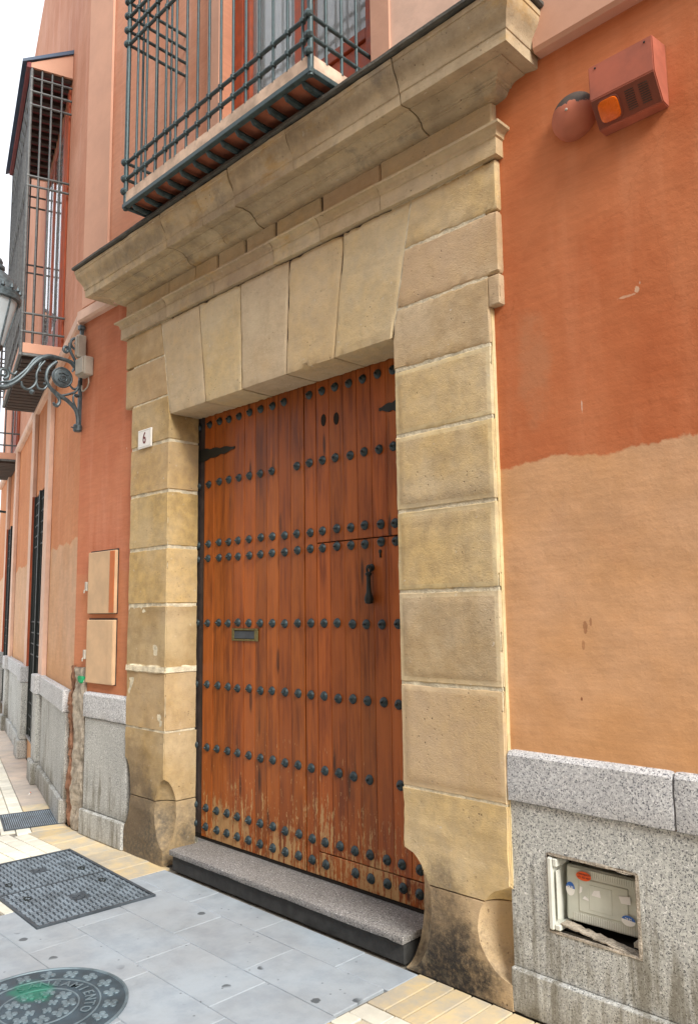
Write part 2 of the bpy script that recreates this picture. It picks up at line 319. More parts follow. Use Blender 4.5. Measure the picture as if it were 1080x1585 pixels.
def mk(name, vf, mat, parent=None, frame=I4, sharp=27, label=None):
    verts, faces = vf[0], vf[1]
    M = frame
    if parent is not None: M = WM[parent].inverted() @ frame
    me = bpy.data.meshes.new(name)
    me.from_pydata([tuple(M @ Vector(v)) for v in verts], [], faces); me.validate(); me.update()
    mats = mat if isinstance(mat, (list, tuple)) else [mat]
    for q in mats: me.materials.append(q)
    if len(vf) > 2: me.polygons.foreach_set('material_index', vf[2])
    if sharp:
        me.polygons.foreach_set('use_smooth', [True]*len(me.polygons)); me.set_sharp_from_angle(angle=R(sharp))
    o = bpy.data.objects.new(name, me); COL.objects.link(o)
    if parent is not None: o.parent = parent; WM[o] = WM[parent]
    else: WM[o] = I4
    if label: o['label'] = label
    return o

def copy_piece(name, src_mesh, loc, parent, frame=I4, rot=None, scale=(1, 1, 1)):
    o = bpy.data.objects.new(name, src_mesh); COL.objects.link(o)
    M = frame @ Matrix.Translation(loc)
    if rot is not None: M = M @ rot
    M = M @ Matrix.Diagonal((*scale, 1))
    o.parent = parent; L = WM[parent].inverted() @ M
    o.matrix_basis = L; WM[o] = M
    return o

def cat(*parts):
    V, F = [], []
    for p in parts:
        b = len(V); V += list(p[0]); F += [tuple(i+b for i in f) for f in p[1]]
    return V, F

def box(x0, x1, y0, y1, z0, z1):
    V = [(x0, y0, z0), (x1, y0, z0), (x1, y1, z0), (x0, y1, z0), (x0, y0, z1), (x1, y0, z1), (x1, y1, z1), (x0, y1, z1)]
    return V, [(0, 3, 2, 1), (4, 5, 6, 7), (0, 1, 5, 4), (1, 2, 6, 5), (2, 3, 7, 6), (3, 0, 4, 7)]

def bbox(x0, x1, y0, y1, z0, z1, r=.004):
    """box with chamfered edges (44 triangles)"""
    bm = bmesh.new(); V, F = box(x0, x1, y0, y1, z0, z1)
    vs = [bm.verts.new(v) for v in V]
    for f in F: bm.faces.new([vs[i] for i in f])
    bmesh.ops.bevel(bm, geom=bm.edges[:], offset=min(r, .3*min(x1-x0, y1-y0, z1-z0)), segments=1, affect='EDGES')
    bm.verts.index_update()
    out = ([tuple(v.co) for v in bm.verts], [tuple(v.index for v in f.verts) for f in bm.faces]); bm.free(); return out

def axis(a, b, cell, e):
    L = b-a; e = min(e, L*.22); n = max(1, int(round((L-2*e)/cell)))
    return [a]+[a+e+(L-2*e)*i/n for i in range(n+1)]+[b]

def block(x0, x1, y0, y1, z0, z1, r=.006, chip=.012, cell=.035, amp=.0012, seed=0, warp=None, edge=.007, skipback=True, margin=0.0):
    """hand-cut stone: gridded box whose arrises are worn and chipped"""
    xs, ys, zs = axis(x0, x1, cell, edge), axis(y0, y1, cell*1.6, edge), axis(z0, z1, cell, edge)
    if margin:
        f = 1.0 if x1-x0 < .99 else margin/(.58*margin)
        xs = sorted(set(xs+[x0+margin, x1-margin])) if x1-x0 < .99 else xs
        zs = sorted(set(zs+[z0+margin, z1-margin]))
    nx, ny, nz = len(xs), len(ys), len(zs); idx = {}; V = []; F = []; MI = []
    off = Vector((seed*3.17, seed*1.31, seed*7.7))
    def vid(i, j, k):
        key = (i, j, k)
        if key in idx: return idx[key]
        p = Vector((xs[i], ys[j], zs[k])); d = Vector((0, 0, 0)); c = 0
        for ax, (q, n) in enumerate(((i, nx), (j, ny), (k, nz))):
            if q == 0: d[ax] = 1; c += 1
            elif q == n-1: d[ax] = -1; c += 1
        a = noise.noise(p*9+off); b = noise.noise(p*23+off)
        if c >= 2: pull = r*(.75+.7*b)+chip*max(0, a-.18)*2.2
        else: pull = amp*(a+b)+chip*.0
        if margin and c == 1 and j == 0 and x0+margin < p.x < x1-margin and z0+margin < p.z < z1-margin: pull -= .0028+.002*abs(b)
        p += d*max(0.0, pull) if c >= 2 else d*pull
        if warp: p = Vector(warp(*p))
        V.append(tuple(p)); idx[key] = len(V)-1; return idx[key]
    for i in range(nx-1):
        for k in range(nz-1):
            F.append((vid(i, 0, k), vid(i+1, 0, k), vid(i+1, 0, k+1), vid(i, 0, k+1)))
            cx, cz = (xs[i]+xs[i+1])/2, (zs[k]+zs[k+1])/2
            if margin: MI += [0]*(len(F)-1-len(MI))+[0 if (x0+margin < cx < x1-margin and z0+margin < cz < z1-margin) else 1]
            if not skipback: F.append((vid(i, ny-1, k), vid(i, ny-1, k+1), vid(i+1, ny-1, k+1), vid(i+1, ny-1, k)))
    for j in range(ny-1):
        for k in range(nz-1):
            F.append((vid(0, j, k), vid(0, j, k+1), vid(0, j+1, k+1), vid(0, j+1, k)))
            F.append((vid(nx-1, j, k), vid(nx-1, j+1, k), vid(nx-1, j+1, k+1), vid(nx-1, j, k+1)))
    for i in range(nx-1):
        for j in range(ny-1):
            F.append((vid(i, j, 0), vid(i, j+1, 0), vid(i+1, j+1, 0), vid(i+1, j, 0)))
            F.append((vid(i, j, nz-1), vid(i+1, j, nz-1), vid(i+1, j+1, nz-1), vid(i, j+1, nz-1)))
    if margin: return V, F, MI+[1]*(len(F)-len(MI))
    return V, F

def tube(pts, r, n=8, closed=False):
    """round bar along a polyline; r a number or a list"""
    P = [Vector(p) for p in pts]; m = len(P); V = []; F = []
    rr = r if isinstance(r, (list, tuple)) else [r]*m
    prev = None
    for i in range(m):
        if closed: t = P[(i+1) % m]-P[i-1]
        else: t = P[min(i+1, m-1)]-P[max(i-1, 0)]
        t.normalize()
        if prev is None:
            a = Vector((0, 0, 1)) if abs(t.z) < .9 else Vector((1, 0, 0))
            u = t.cross(a).normalized()
        else: u = (prev-t*prev.dot(t)).normalized()
        prev = u; w = t.cross(u)
        for k in range(n):
            a = 2*math.pi*k/n; V.append(tuple(P[i]+(u*math.cos(a)+w*math.sin(a))*rr[i]))
    for i in range(m if closed else m-1):
        i2 = (i+1) % m
        for k in range(n):
            k2 = (k+1) % n; F.append((i*n+k, i*n+k2, i2*n+k2, i2*n+k))
    if not closed: F += [tuple(range(n))[::-1], tuple((m-1)*n+k for k in range(n))]
    return V, F

def lathe(prof, n=12, base=(0, 0, 0), ax='y'):
    """profile (radius, height) turned about an axis; ax 'y-' runs towards -Y"""
    V = []; F = []
    for r, h in prof:
        for k in range(n):
            a = 2*math.pi*k/n; c, s = math.cos(a)*r, math.sin(a)*r
            p = {'y-': (c, -h, s), 'z': (c, s, h), 'x': (h, c, s)}[ax]
            V.append((p[0]+base[0], p[1]+base[1], p[2]+base[2]))
    m = len(prof)
    for i in range(m-1):
        for k in range(n):
            k2 = (k+1) % n; F.append((i*n+k, i*n+k2, (i+1)*n+k2, (i+1)*n+k))
    F += [tuple(range(n))[::-1], tuple((m-1)*n+k for k in range(n))]
    return V, F

def smoothpts(pts, n=6):
    P = [Vector(p) for p in pts]; out = []
    for i in range(len(P)-1):
        p0, p1, p2, p3 = P[max(i-1, 0)], P[i], P[i+1], P[min(i+2, len(P)-1)]
        for k in range(n):
            t = k/n; out.append(.5*((2*p1)+(p2-p0)*t+(2*p0-5*p1+4*p2-p3)*t*t+(3*p1-p0-3*p2+p3)*t**3))
    out.append(P[-1]); return out

def prism(poly, a, b, ax='x'):
    """polygon extruded along an axis. ax x: poly=(y,z); ax y: poly=(x,z); ax z: poly=(x,y)"""
    f = {'x': lambda p, t: (t, p[0], p[1]), 'y': lambda p, t: (p[0], t, p[1]), 'z': lambda p, t: (p[0], p[1], t)}[ax]
    n = len(poly); V = [f(p, a) for p in poly]+[f(p, b) for p in poly]
    F = [tuple(range(n)), tuple(range(2*n-1, n-1, -1))]+[(i, (i+1) % n, n+(i+1) % n, n+i) for i in range(n)]
    bm = bmesh.new(); vs = [bm.verts.new(v) for v in V]
    for q in F: bm.faces.new([vs[i] for i in q])
    bmesh.ops.recalc_face_normals(bm, faces=bm.faces[:]); bm.verts.index_update()
    out = ([tuple(v.co) for v in bm.verts], [tuple(v.index for v in q.verts) for q in bm.faces]); bm.free(); return out

def text_mesh(txt, size, depth=.001):
    c = bpy.data.curves.new('lettering', 'FONT'); c.body = txt; c.size = size; c.extrude = depth; c.align_x = 'CENTER'; c.align_y = 'CENTER'; c.resolution_u = 3; c.offset = size*.012
    o = bpy.data.objects.new('lettering', c); COL.objects.link(o)
    me = o.to_mesh(); V = [tuple(v.co) for v in me.vertices]; F = [tuple(p.vertices) for p in me.polygons]
    o.to_mesh_clear(); bpy.data.objects.remove(o); bpy.data.curves.remove(c); return V, F
def xf(vf, M): return [tuple(M @ Vector(v)) for v in vf[0]], vf[1]

unit_bar = None
def bar_mesh(mat, key={}):
    if mat.name not in key:
        V, F = tube([(0, 0, 0), (0, 0, 1)], 1.0, 8); me = bpy.data.meshes.new('bar'); me.from_pydata(V, [], F); me.materials.append(mat)
        me.polygons.foreach_set('use_smooth', [True]*len(me.polygons)); me.set_sharp_from_angle(angle=R(50)); key[mat.name] = me
    return key[mat.name]
def bar(name, a, b, r, mat, parent, frame=I4):
    a, b = Vector(a), Vector(b); d = b-a
    return copy_piece(name, bar_mesh(mat), a, parent, frame, d.to_track_quat('Z', 'Y').to_matrix().to_4x4(), (r, r, d.length))

# ================================================================ GROUND AND PAVING
g = mk('ground', ([(-900, -900, -.014), (900, -900, -.014), (900, 900, -.014), (-900, 900, -.014)], [(0, 1, 2, 3)]), GROUT); structure(g)
pv = thing('street_paving', 'grey, ochre and white stone paving of the street', 'paving'); structure(pv); del pv['category']
def slab(name, x0, x1, y0, y1, mat, frame=I4, gap=.003, dz=None):
    dz = random.uniform(-.0015, .0015) if dz is None else dz
    return mk(name, bbox(x0+gap, x1-gap, y0+gap, y1-gap, -.03, dz, .003), mat, pv, frame)
# grey slabs of the crossing before the door
y = -.012; row = 0
while y > -4.2:
    h = (.20, .30, .30, .30)[row % 4]; x = -4.44 - (.0, .28, .12)[row % 3]
    while x < -2.38:
        w = .58; a, b = max(x, -4.44), min(x+w, -2.38)
        if b-a > .05: slab('paving_slab', a, b, y-h, y, PV_BLUE, gap=.0015)
        x += w
    y -= h; row += 1
# ochre slabs along the wall, beside the door
x = -2.38
while x < 2.2:
    w = random.choice((.095, .09, .10)); slab('paving_slab', x, x+w, -.345, -.004, PV_YEL, gap=.003); x += w
x = -2.38; i = 0
for ry in range(9):
    y1 = -.345-ry*.105; x = -2.38-(.0, .08)[ry % 2]
    while x < .9:
        a, b = max(x, -2.38), x+.16
        if b-a > .03: slab('paving_block', a, b, y1-.105, y1, PV_YEL if random.random() < .18 else PV_WHT, gap=.003)
        x += .16
x = -4.44
while x > -5.72:
    slab('paving_slab', x-.21, x, -.262, .03, PV_YEL, gap=.002); x -= .21
# white blocks between the covers
for ry in range(14):
    y1 = -.262-ry*.105; x = -4.44-(.0, .09)[ry % 2]
    while x > -5.80:
        a, b = x-.18, x
        slab('paving_block', a, b, y1-.105, y1, PV_WHT, gap=.003)
        x -= .18
# beyond the bend
sg = [(-.62, -.1, -.45, -.02)]
s = -.02
while s < 9.5:
    w = .22
    slab('paving_slab', -s-w, -s, -.262, -.012, PV_PINK if s > .7 else PV_YEL, LFR, .0022)
    s += w
for rp in range(9):
    p = -.262-rp*.105; s = -.05-(.0, .09)[rp % 2]
    while s < 4.2:
        if (LFR @ Vector((-s, p, 0))).x < -5.86: slab('paving_block', -s-.18, -s, p-.105, p, PV_WHT, LFR, .003)
        s += .18
far = mk('far_paving', cat(box(-20, -4.2, -1.2, -.262, -.03, -.001), box(-20, -.0, -6, -1.21, -.03, -.001)), PV_WHT, pv, LFR)
mk('far_paving', box(-7.0, -4.445, -5, -1.74, -.03, -.004), PV_WHT, pv)
# kerb of cement where paving meets the walls

# ================================================================ TOWNHOUSE (walls, plinth, trim, windows)
house = thing('townhouse', 'terracotta plastered townhouse with granite plinth around the stone doorway', 'building', (-3.47, .3, 0))
YW = .035
mk('wall', cat(box(-1.95, 3.5, YW, .45, .80, 3.985), box(-1.95, 3.5, .26, .45, 0, .7995), box(-1.2, 3.5, YW, .2595, 0, .7995)), PL_MAIN, house, sharp=0)
mk('wall', cat(box(-5.85, -4.9, YW, .45, .83, 3.97), box(-5.85, -5.0, .11, .45, 0, .8295)), PL_NICHE, house, sharp=0)
# upper storey with the balcony door opening
WX0, WX1, WZ1 = -3.96, -2.58, 6.6
mk('wall', cat(box(-5.85, WX0, YW, .45, 3.972, 9.5), box(WX1, 3.5, YW, .45, 3.988, 9.5), box(WX0, WX1, YW, .45, WZ1, 9.5), box(WX0, WX1, YW, .45, 3.99, 4.17)), PL_UP, house, sharp=0)
# string courses each side of the cornice
mk('string_course', prism([(YW, 3.985), (-.015, 3.985), (-.03, 4.0), (-.03, 4.20), (-.01, 4.22), (YW, 4.22)], -1.60, 3.5), TRIM_P, house)
mk('string_course', prism([(YW, 3.95), (-.005, 3.95), (-.02, 3.965), (-.02, 4.04), (YW, 4.075)], -5.86, -5.12), TRIM, house)
mk('string_course', prism([(0, 3.93), (-.04, 3.93), (-.055, 3.945), (-.055, 4.02), (0, 4.055)], -9.5, .012), TRIM, house, LFR)
# surround of the balcony door
mk('window_surround', cat(box(WX1, WX1+.13, .004, YW-.002, 4.17, 6.7), box(WX0-.13, WX0, .004, YW-.002, 4.17, 6.7), box(WX0-.13, WX1+.13, .002, YW-.002, 6.7, 6.83)), TRIM_P, house)
mk('wall_panel', box(-2.45, -1.98, .016, YW-.003, 4.17, 8.9), TRIM, house)
mk('corner_pilaster', box(-5.852, -5.45, .012, YW-.003, 4.08, 9.4), TRIM_P, house)
win = mk('window', cat(box(WX0, WX0+.09, .13, .21, 4.17, WZ1), box(WX1-.09, WX1, .13, .21, 4.17, WZ1), box(WX0+.09, WX1-.09, .13, .21, 4.17, 4.23), box(WX0+.09, WX1-.09, .13, .21, WZ1-.1, WZ1)), WOOD_F, house)
for a, b in ((WX0+.09, -3.275), (-3.265, WX1-.09)):
    mk('casement', cat(bbox(a, a+.075, .14, .20, 4.23, WZ1-.1), bbox(b-.075, b, .14, .20, 4.23, WZ1-.1), bbox(a+.075, b-.075, .142, .198, 4.23, 4.33), bbox(a+.075, b-.075, .142, .198, 4.80, 4.87), bbox(a+.075, b-.075, .142, .198, WZ1-.2, WZ1-.1)), WOOD_F, win)
    mk('door_panel', bbox(a+.075, b-.075, .158, .182, 4.33, 4.80, .01), WOOD_F, win)
    mk('pane', box(a+.075, b-.075, .166, .172, 4.87, WZ1-.2), GLASS, win)
cv = []; cf = []
for i in range(61):
    xx = WX0+.1+(WX1-WX0-.2)*i/60
    yy = .27+.02*math.sin(i*1.35)+.008*math.sin(i*.5)
    cv += [(xx, yy, 4.24), (xx, yy, WZ1)]
    if i: cf.append((2*i-2, 2*i, 2*i+1, 2*i-1))
mk('curtain', (cv, cf), CURT, win)
mk('window_reveal', cat(box(WX0-.01, WX1+.01, .43, .46, 4.1, WZ1+.1)), DARK, house)

# plinth by the electricity niche: base, slabs with the niche hole, capping
NX0, NX1, NZ0, NZ1 = -1.729, -1.36, .343, .635
mk('plinth_base', block(-1.905, -.9, .0, .1, 0, .168, .004, .006, .05, .0008, 1), GRAN_D, house)
mk('plinth_base', block(-.896, .5, .0, .1, 0, .168, .004, .006, .08, .0008, 2), GRAN_D, house)
xs = [-1.900, NX0, NX1, -.98]; zs = [.171, NZ0, NZ1, .809]
V, F = [], []
for yy in (.020, .060):
    for zz in zs:
        for xx in xs: V.append((xx, yy, zz))
for i in range(3):
    for k in range(3):
        if (i, k) == (1, 1): continue
        a = k*4+i; F += [(a, a+1, a+5, a+4), (a+16, a+20, a+21, a+17)]
for a, b in ((5, 6), (6, 10), (10, 9), (9, 5)): F.append((b, a, a+16, b+16))
for a, b in ((0, 1), (1, 2), (2, 3), (3, 7), (7, 11), (11, 15), (15, 14), (14, 13), (13, 12), (12, 8), (8, 4), (4, 0)): F.append((a, b, b+16, a+16))
bm = bmesh.new(); vs = [bm.verts.new(v) for v in V]
for f in F: bm.faces.new([vs[i] for i in f])
bmesh.ops.recalc_face_normals(bm, faces=bm.faces[:]); bm.verts.index_update()
mk('plinth_slab', ([tuple(v.co) for v in bm.verts], [tuple(v.index for v in f.verts) for f in bm.faces]), GRAN_D, house, sharp=0); bm.free()
mk('plinth_slab', block(-.976, .5, .020, .06, .171, .809, .003, .004, .09, .0005, 4), GRAN_D, house)
def cap(x0, x1, z0, z1, y0, seed, par=house, fr=I4, yb=YW-.001):
    def w(x, y, z): return (x, y+.014*max(0, (z-(z1-.02))/.02) if y < y0+.02 else y, z)
    return mk('plinth_capping', block(x0, x1, y0, yb+.03, z0, z1, .004, .004, .05, .0006, seed, w, .02), GRAN, par, fr)
cap(-1.893, -1.205, .812, 1.015, .002, 11); cap(-1.201, .5, .812, 1.015, .002, 12)
# plinth between the doorway and the bend
mk('plinth_base', block(-5.61, -4.985, -.012, .1, 0, .178, .005, .008, .05, .0008, 5), GRAN_D, house)
mk('plinth_slab', block(-5.60, -4.985, .012, .1, .181, .832, .003, .006, .06, .0006, 6), GRAN_D, house)
cap(-5.61, -4.98, .835, 1.018, -.004, 13)

# wall beyond the bend, with three tall grated openings
OPS = [(2.0, 3.2), (5.9, 7.1)]
pieces = []; prev = 0.0
for a, b in OPS+[(9.6, 9.7)]:
    pieces.append(box(-a, -prev, 0, .3, 0, 3.97)); 
    if b < 9: pieces += [box(-b, -a, 0, .3, 2.95, 3.97), box(-b, -a, -.004, .3, 0, .24)]
    prev = b
mk('wall', cat(*pieces), PL_SIDE, house, LFR, 0)
mk('wall', box(-9.6, 0, .0, .3, 3.972, 10.4), PL_UP, house, LFR, 0)
for a, b in OPS:
    mk('opening_backing', box(-b-.02, -a+.02, .24, .29, .2, 3.0), DARK, house, LFR)
    for p0, p1 in ((a-.30, a-.001), (b+.001, b+.30)):
        mk('pilaster', bbox(-p1, -p0, -.045, -.001, 1.0, 3.93, .004), TRIM, house, LFR)
        mk('pilaster_block', block(-p1-.02, -p0+.02, -.115, 0, 0, .20, .005, .006, .08, .0006, int(p0*10)), GRAN_D, house, LFR)
        mk('pilaster_block', block(-p1-.01, -p0+.01, -.085, 0, .203, .83, .004, .004, .1, .0005, int(p0*10)), GRAN_D, house, LFR)
        mk('pilaster_block', block(-p1-.02, -p0+.02, -.105, 0, .833, 1.01, .005, .004, .08, .0006, int(p0*10)), GRAN, house, LFR)
    mk('reveal', box(-b, -b+.003, -.044, .235, .245, 2.945), REVEAL, house, LFR)
    mk('sill', bbox(-b, -a, -.03, .2, .24, .262), GRAN_S, house, LFR)
for a, b, sd in ((.10, 1.67, 21), (3.53, 5.57, 22), (7.43, 9.55, 23)):
    mk('plinth_base', block(-b, -a, -.065, 0, 0, .178, .005, .006, .1, .0008, sd), GRAN_D, house, LFR)
    mk('plinth_slab', block(-b, -a, -.038, 0, .181, .83, .003, .004, .12, .0006, sd+3), GRAN_D, house, LFR)
    mk('plinth_capping', block(-b, -a, -.062, 0, .833, 1.005, .005, .004, .1, .0006, sd+6), GRAN, house, LFR)
# broken chase at the bend with bare masonry and a pipe
def rough(x, y, z):
    n = noise.noise(Vector((x*14, y*14, z*9)))*.018
    return (x+n*.6, y+n+.012*noise.noise(Vector((x*40, y*40, z*40))), z)
mk('bare_masonry', block(-5.80, -5.625, .015, .06, 0, 1.19, .012, .03, .022, .004, 31, rough), CONC, house)
mk('broken_plaster', block(-5.848, -5.80, .004, .06, 0.02, 1.2, .014, .05, .02, .006, 35, rough), CHASE, house)
mk('spray_mark', block(-5.735, -5.635, .003, .02, 1.075, 1.125, .006, .02, .02, .003, 33, rough), GREENP, house)
# cabinet doors let into the wall
for z0, z1, m in ((1.595, 2.055, CABIN_S), (1.085, 1.548, CABIN)):
    mk('cabinet_recess', cat(box(-5.612, -5.187, YW-.003, YW+.01, z0-.004, z1+.012)), DARKW, house)
    cd = mk('cabinet_door', bbox(-5.60, -5.19, .006, YW-.004, z0, z1, .004), [CABIN], house)
    mk('door_edge', bbox(-5.262, -5.195, .001, .0055, z0+.005, z1-.005, .002), m, cd)
    mk('lock', cat(bbox(-5.632, -5.607, -.004, YW+.002, z0+.17, z0+.24, .003), tube([(-5.62, .0, z0+.18), (-5.62, -.012, z0+.175), (-5.62, -.012, z0+.155)], .005, 6)), JBOX, cd)

# ================================================================ HOUSE ACROSS THE NARROW STREET (behind the viewer, out of view; added to block frontal sky light)
opp = thing('unseen_facing_house', 'unseen pale plastered house across the street, added to shade the facade', 'building', (-1, -6.6, 0))
mk('wall', box(-12, 7, -7.4, -6.3, 0, 8.2), OPPW, opp, sharp=0)
mk('eave', prism([(-6.3, 8.2), (-6.0, 8.25), (-6.0, 8.32), (-6.3, 8.42), (-7.4, 8.9), (-7.4, 8.2)], -12.2, 7.2), SLATE, opp)
for wx in (-10.4, -7.6, -4.8, -2.0, .8, 3.6):
    for wz, wh in ((.9, 1.7), (4.6, 2.0)):
        wn = mk('window', cat(box(wx-.55, wx-.47, -6.33, -6.27, wz, wz+wh), box(wx+.47, wx+.55, -6.33, -6.27, wz, wz+wh), box(wx-.47, wx+.47, -6.33, -6.27, wz+wh-.08, wz+wh), box(wx-.47, wx+.47, -6.33, -6.27, wz, wz+.08), box(wx-.03, wx+.03, -6.33, -6.27, wz+.08, wz+wh-.08)), WOOD_F, opp)
        mk('pane', box(wx-.47, wx+.47, -6.30, -6.295, wz+.08, wz+wh-.08), DARK, wn)

# ================================================================ STONE DOORWAY
por = thing('stone_doorway', 'carved sandstone doorway with splayed lintel stones and moulded cornice around the studded door', 'doorway', (-3.47, .12, 0))
JX0, JX1, JY = -2.462, -1.893, .243         # door-side and outer edge of the near jamb
KX0, KX1 = -4.985, -4.487
jz = [.385, .787, 1.258, 1.681, 2.063, 2.432, 2.762]
mk('jamb_core', cat(box(JX0+.006, JX1-.006, .0045, .236, .78, 3.62), box(KX0+.006, KX1-.006, .0045, .236, .82, 3.62), box(JX0+.05, JX1-.012, .2, .3, 0, .79), box(KX0+.012, KX1-.05, .2, .3, 0, .83)), MORTAR, por)
G = .0045; GK = .0075
sd = 40
for a, b in zip(jz[1:-1], jz[2:]):
    sd += 1; mk('jamb_stone', block(JX0, JX1, random.uniform(-.002, .002), JY, a+G, b-G, .005, .024, .028, .0016, sd, margin=.026), [STONE, STONE_M], por)
kz = [.385, .822, 1.222, 1.648, 2.031, 2.412, 2.757]
for i, (a, b) in enumerate(zip(kz[1:-1], kz[2:])):
    sd += 1
    def ero(x, y, z, i=i):
        n = noise.noise(Vector((x*7, z*7, 3.3)))
        e = .010*max(0, n)*(1.2 if i < 2 else .3)
        return (x, y+(e if y < .05 else 0), z)
    mk('jamb_stone', block(KX0+random.uniform(-.004, .004), KX1, random.uniform(-.002, .002), JY, a+GK, b-GK, .006, .028, .028, .0025, sd, ero), STONE_G, por)
mk('mortar_band', block(KX0-.002, KX1+.006, -.010, JY-.002, 1.198, 1.248, .010, .03, .025, .004, 77), MORTAR, por)
# stones beside the lintel, cut to its splay
ZL, ZT = 2.932, 3.612
def xr(z): return JX0-.006+max(0, (z-ZL)/(ZT-ZL))*.139
def xl(z): return KX1+.003-max(0, (z-ZL)/(ZT-ZL))*.125
qz = [2.762, 3.072, 3.367, ZT]
for a, b in zip(qz[:-1], qz[1:]):
    sd += 1
    x1 = JX1 if a < 2.8 else -1.832
    mk('jamb_stone', block(0, 1, random.uniform(-.002, .001), JY, a+G*.7, b-G*.7, .0045, .008, .034, .0012, sd, lambda x, y, z: (xr(z)+G+(x1-xr(z)-G)*x, y, z), .012), STONE, por)
    sd += 1
    mk('jamb_stone', block(0, 1, random.uniform(-.002, .001), JY, a+G*.7, b-G*.7, .0045, .008, .034, .0012, sd, lambda x, y, z: (KX0-(.0 if a < 2.8 else .095)+(xl(z)-G-KX0+(.0 if a < 2.8 else .095))*x, y, z)), STONE_G, por)
mk('ear_stone', block(JX1-.002, -1.832, -.001, JY, 2.928, 3.068, .003, .006, .025, .0008, 61), STONE, por)
mk('outer_strip', block(JX1-.001, JX1+.004, .014, JY, .47, 2.926, .003, .006, .05, .0008, 62), STONE_M, por)
# splayed lintel
lb = [KX1+.003, -4.065, -3.690, -3.281, -2.885, JX0-.006]
lt = [xl(ZT), -4.154, -3.708, -3.248, -2.798, xr(ZT)]
for i in range(5):
    sd += 1
    def w(x, y, z, i=i):
        t = (z-ZL)/(ZT-ZL); a = lb[i]+(lt[i]-lb[i])*t+.0025; b = lb[i+1]+(lt[i+1]-lb[i+1])*t-.0025
        return (a+(b-a)*x, y, z)
    mk('lintel_stone', block(0, 1, random.uniform(-.003, .002), .245, ZL+random.uniform(-.003, .002), ZT-.003, .005, .012 if i == 4 else .007, .036, .0009, sd, w, .012/.4), STONE_L, por)
mk('lintel_core', box(KX1-.1, JX0+.1, .012, .3, ZL+.02, ZT), DARKW, por)

# mouldings: profile swept along the front with mitred returns to the wall
FX0, FX1 = -5.112, -1.832
def sweep(name, prof, xa, xb, lend, rend, mat, seed, amp=.002, cell=.05, gap=.002, slump=0.0):
    """prof: list of (projection, z). A stone from xa to xb; lend/rend: mitre and return at that end"""
    st = []
    if lend: st += [('L', 0.0), ('L', .5), ('C', 0)]
    n = max(2, int((xb-xa)/cell))
    for i in range(n+1): st.append(('F', xa+gap+(xb-xa-2*gap)*i/n) if not ((i == 0 and lend) or (i == n and rend)) else None)
    st = [q for q in st if q]
    if rend: st += [('D', 0), ('R', .5), ('R', 0.0)]
    V = []; F = []; m = len(prof)
    for k, (kind, t) in enumerate(st):
        for (p, z) in prof:
            if kind == 'F': v = Vector((t, -p, z))
            elif kind == 'C': v = Vector((FX0-p, -p, z))
            elif kind == 'D': v = Vector((FX1+p, -p, z))
            elif kind == 'L': v = Vector((FX0-p, YW+.02+(-p-YW-.02)*t, z))
            else: v = Vector((FX1+p, YW+.02+(-p-YW-.02)*t, z))
            q = noise.noise(v*6+Vector((seed, 0, 0)))*amp + noise.noise(v*21+Vector((seed, 5, 0)))*amp*.7
            hit = max(0, noise.noise(v*4.5+Vector((seed*2.1, 9, 3)))-.35)*amp*4
            v.y += q+hit; v.z += q*.5+slump*(1 if kind == 'F' else 0); V.append(tuple(v))
    for i in range(len(st)-1):
        for j in range(m-1): F.append((i*m+j, (i+1)*m+j, (i+1)*m+j+1, i*m+j+1))
    if not lend: F.append(tuple(range(m))[::-1])
    if not rend: F.append(tuple((len(st)-1)*m+j for j in range(m)))
    return mk(name, (V, F), mat, por, sharp=28)
def arc(p0, z0, p1, z1, n, kind):
    out = []
    for i in range(n+1):
        t = i/n; a = t*math.pi/2
        if kind == 'cavetto': out.append((p0+(p1-p0)*(1-math.cos(a)), z0+(z1-z0)*math.sin(a)))
        elif kind == 'ovolo': out.append((p0+(p1-p0)*math.sin(a), z0+(z1-z0)*(1-math.cos(a))))
        else: out.append((p0+(p1-p0)*(.5-.5*math.cos(t*math.pi)), z0+(z1-z0)*t))
    return out
# architrave fascia and lip
fas = [(-.03, ZT+.002), (.022, ZT+.002), (.022, 3.694), (.03, 3.698)] + arc(.03, 3.70, .060, 3.732, 5, 'cavetto') + [(.062, 3.744), (.04, 3.754), (-.03, 3.760)]
cuts = [FX0, -4.51, -3.952, -3.36, -2.962, -2.512, FX1]
for i in range(6): sweep('architrave_stone', fas, cuts[i], cuts[i+1], i == 0, i == 5, STONE_C if i < 4 else STONE, 70+i, .003, slump=random.uniform(-.002, .002))
# plain frieze
fr = [-5.112, -4.52, -4.2, -3.947, -3.658, -3.369, -2.971, -2.526, -1.836]
for i in range(8): mk('frieze_stone', block(fr[i]+(.009 if 2 < i < 7 else .003), fr[i+1]-(.009 if 1 < i < 6 else .003), random.uniform(-.004, .003), .3, 3.761, 3.890, .005, .014, .04, .002, 80+i), STONE_L, por)
mk('frieze_core', box(-5.09, -1.85, .014, .3, 3.62, 4.13), DARKW, por)
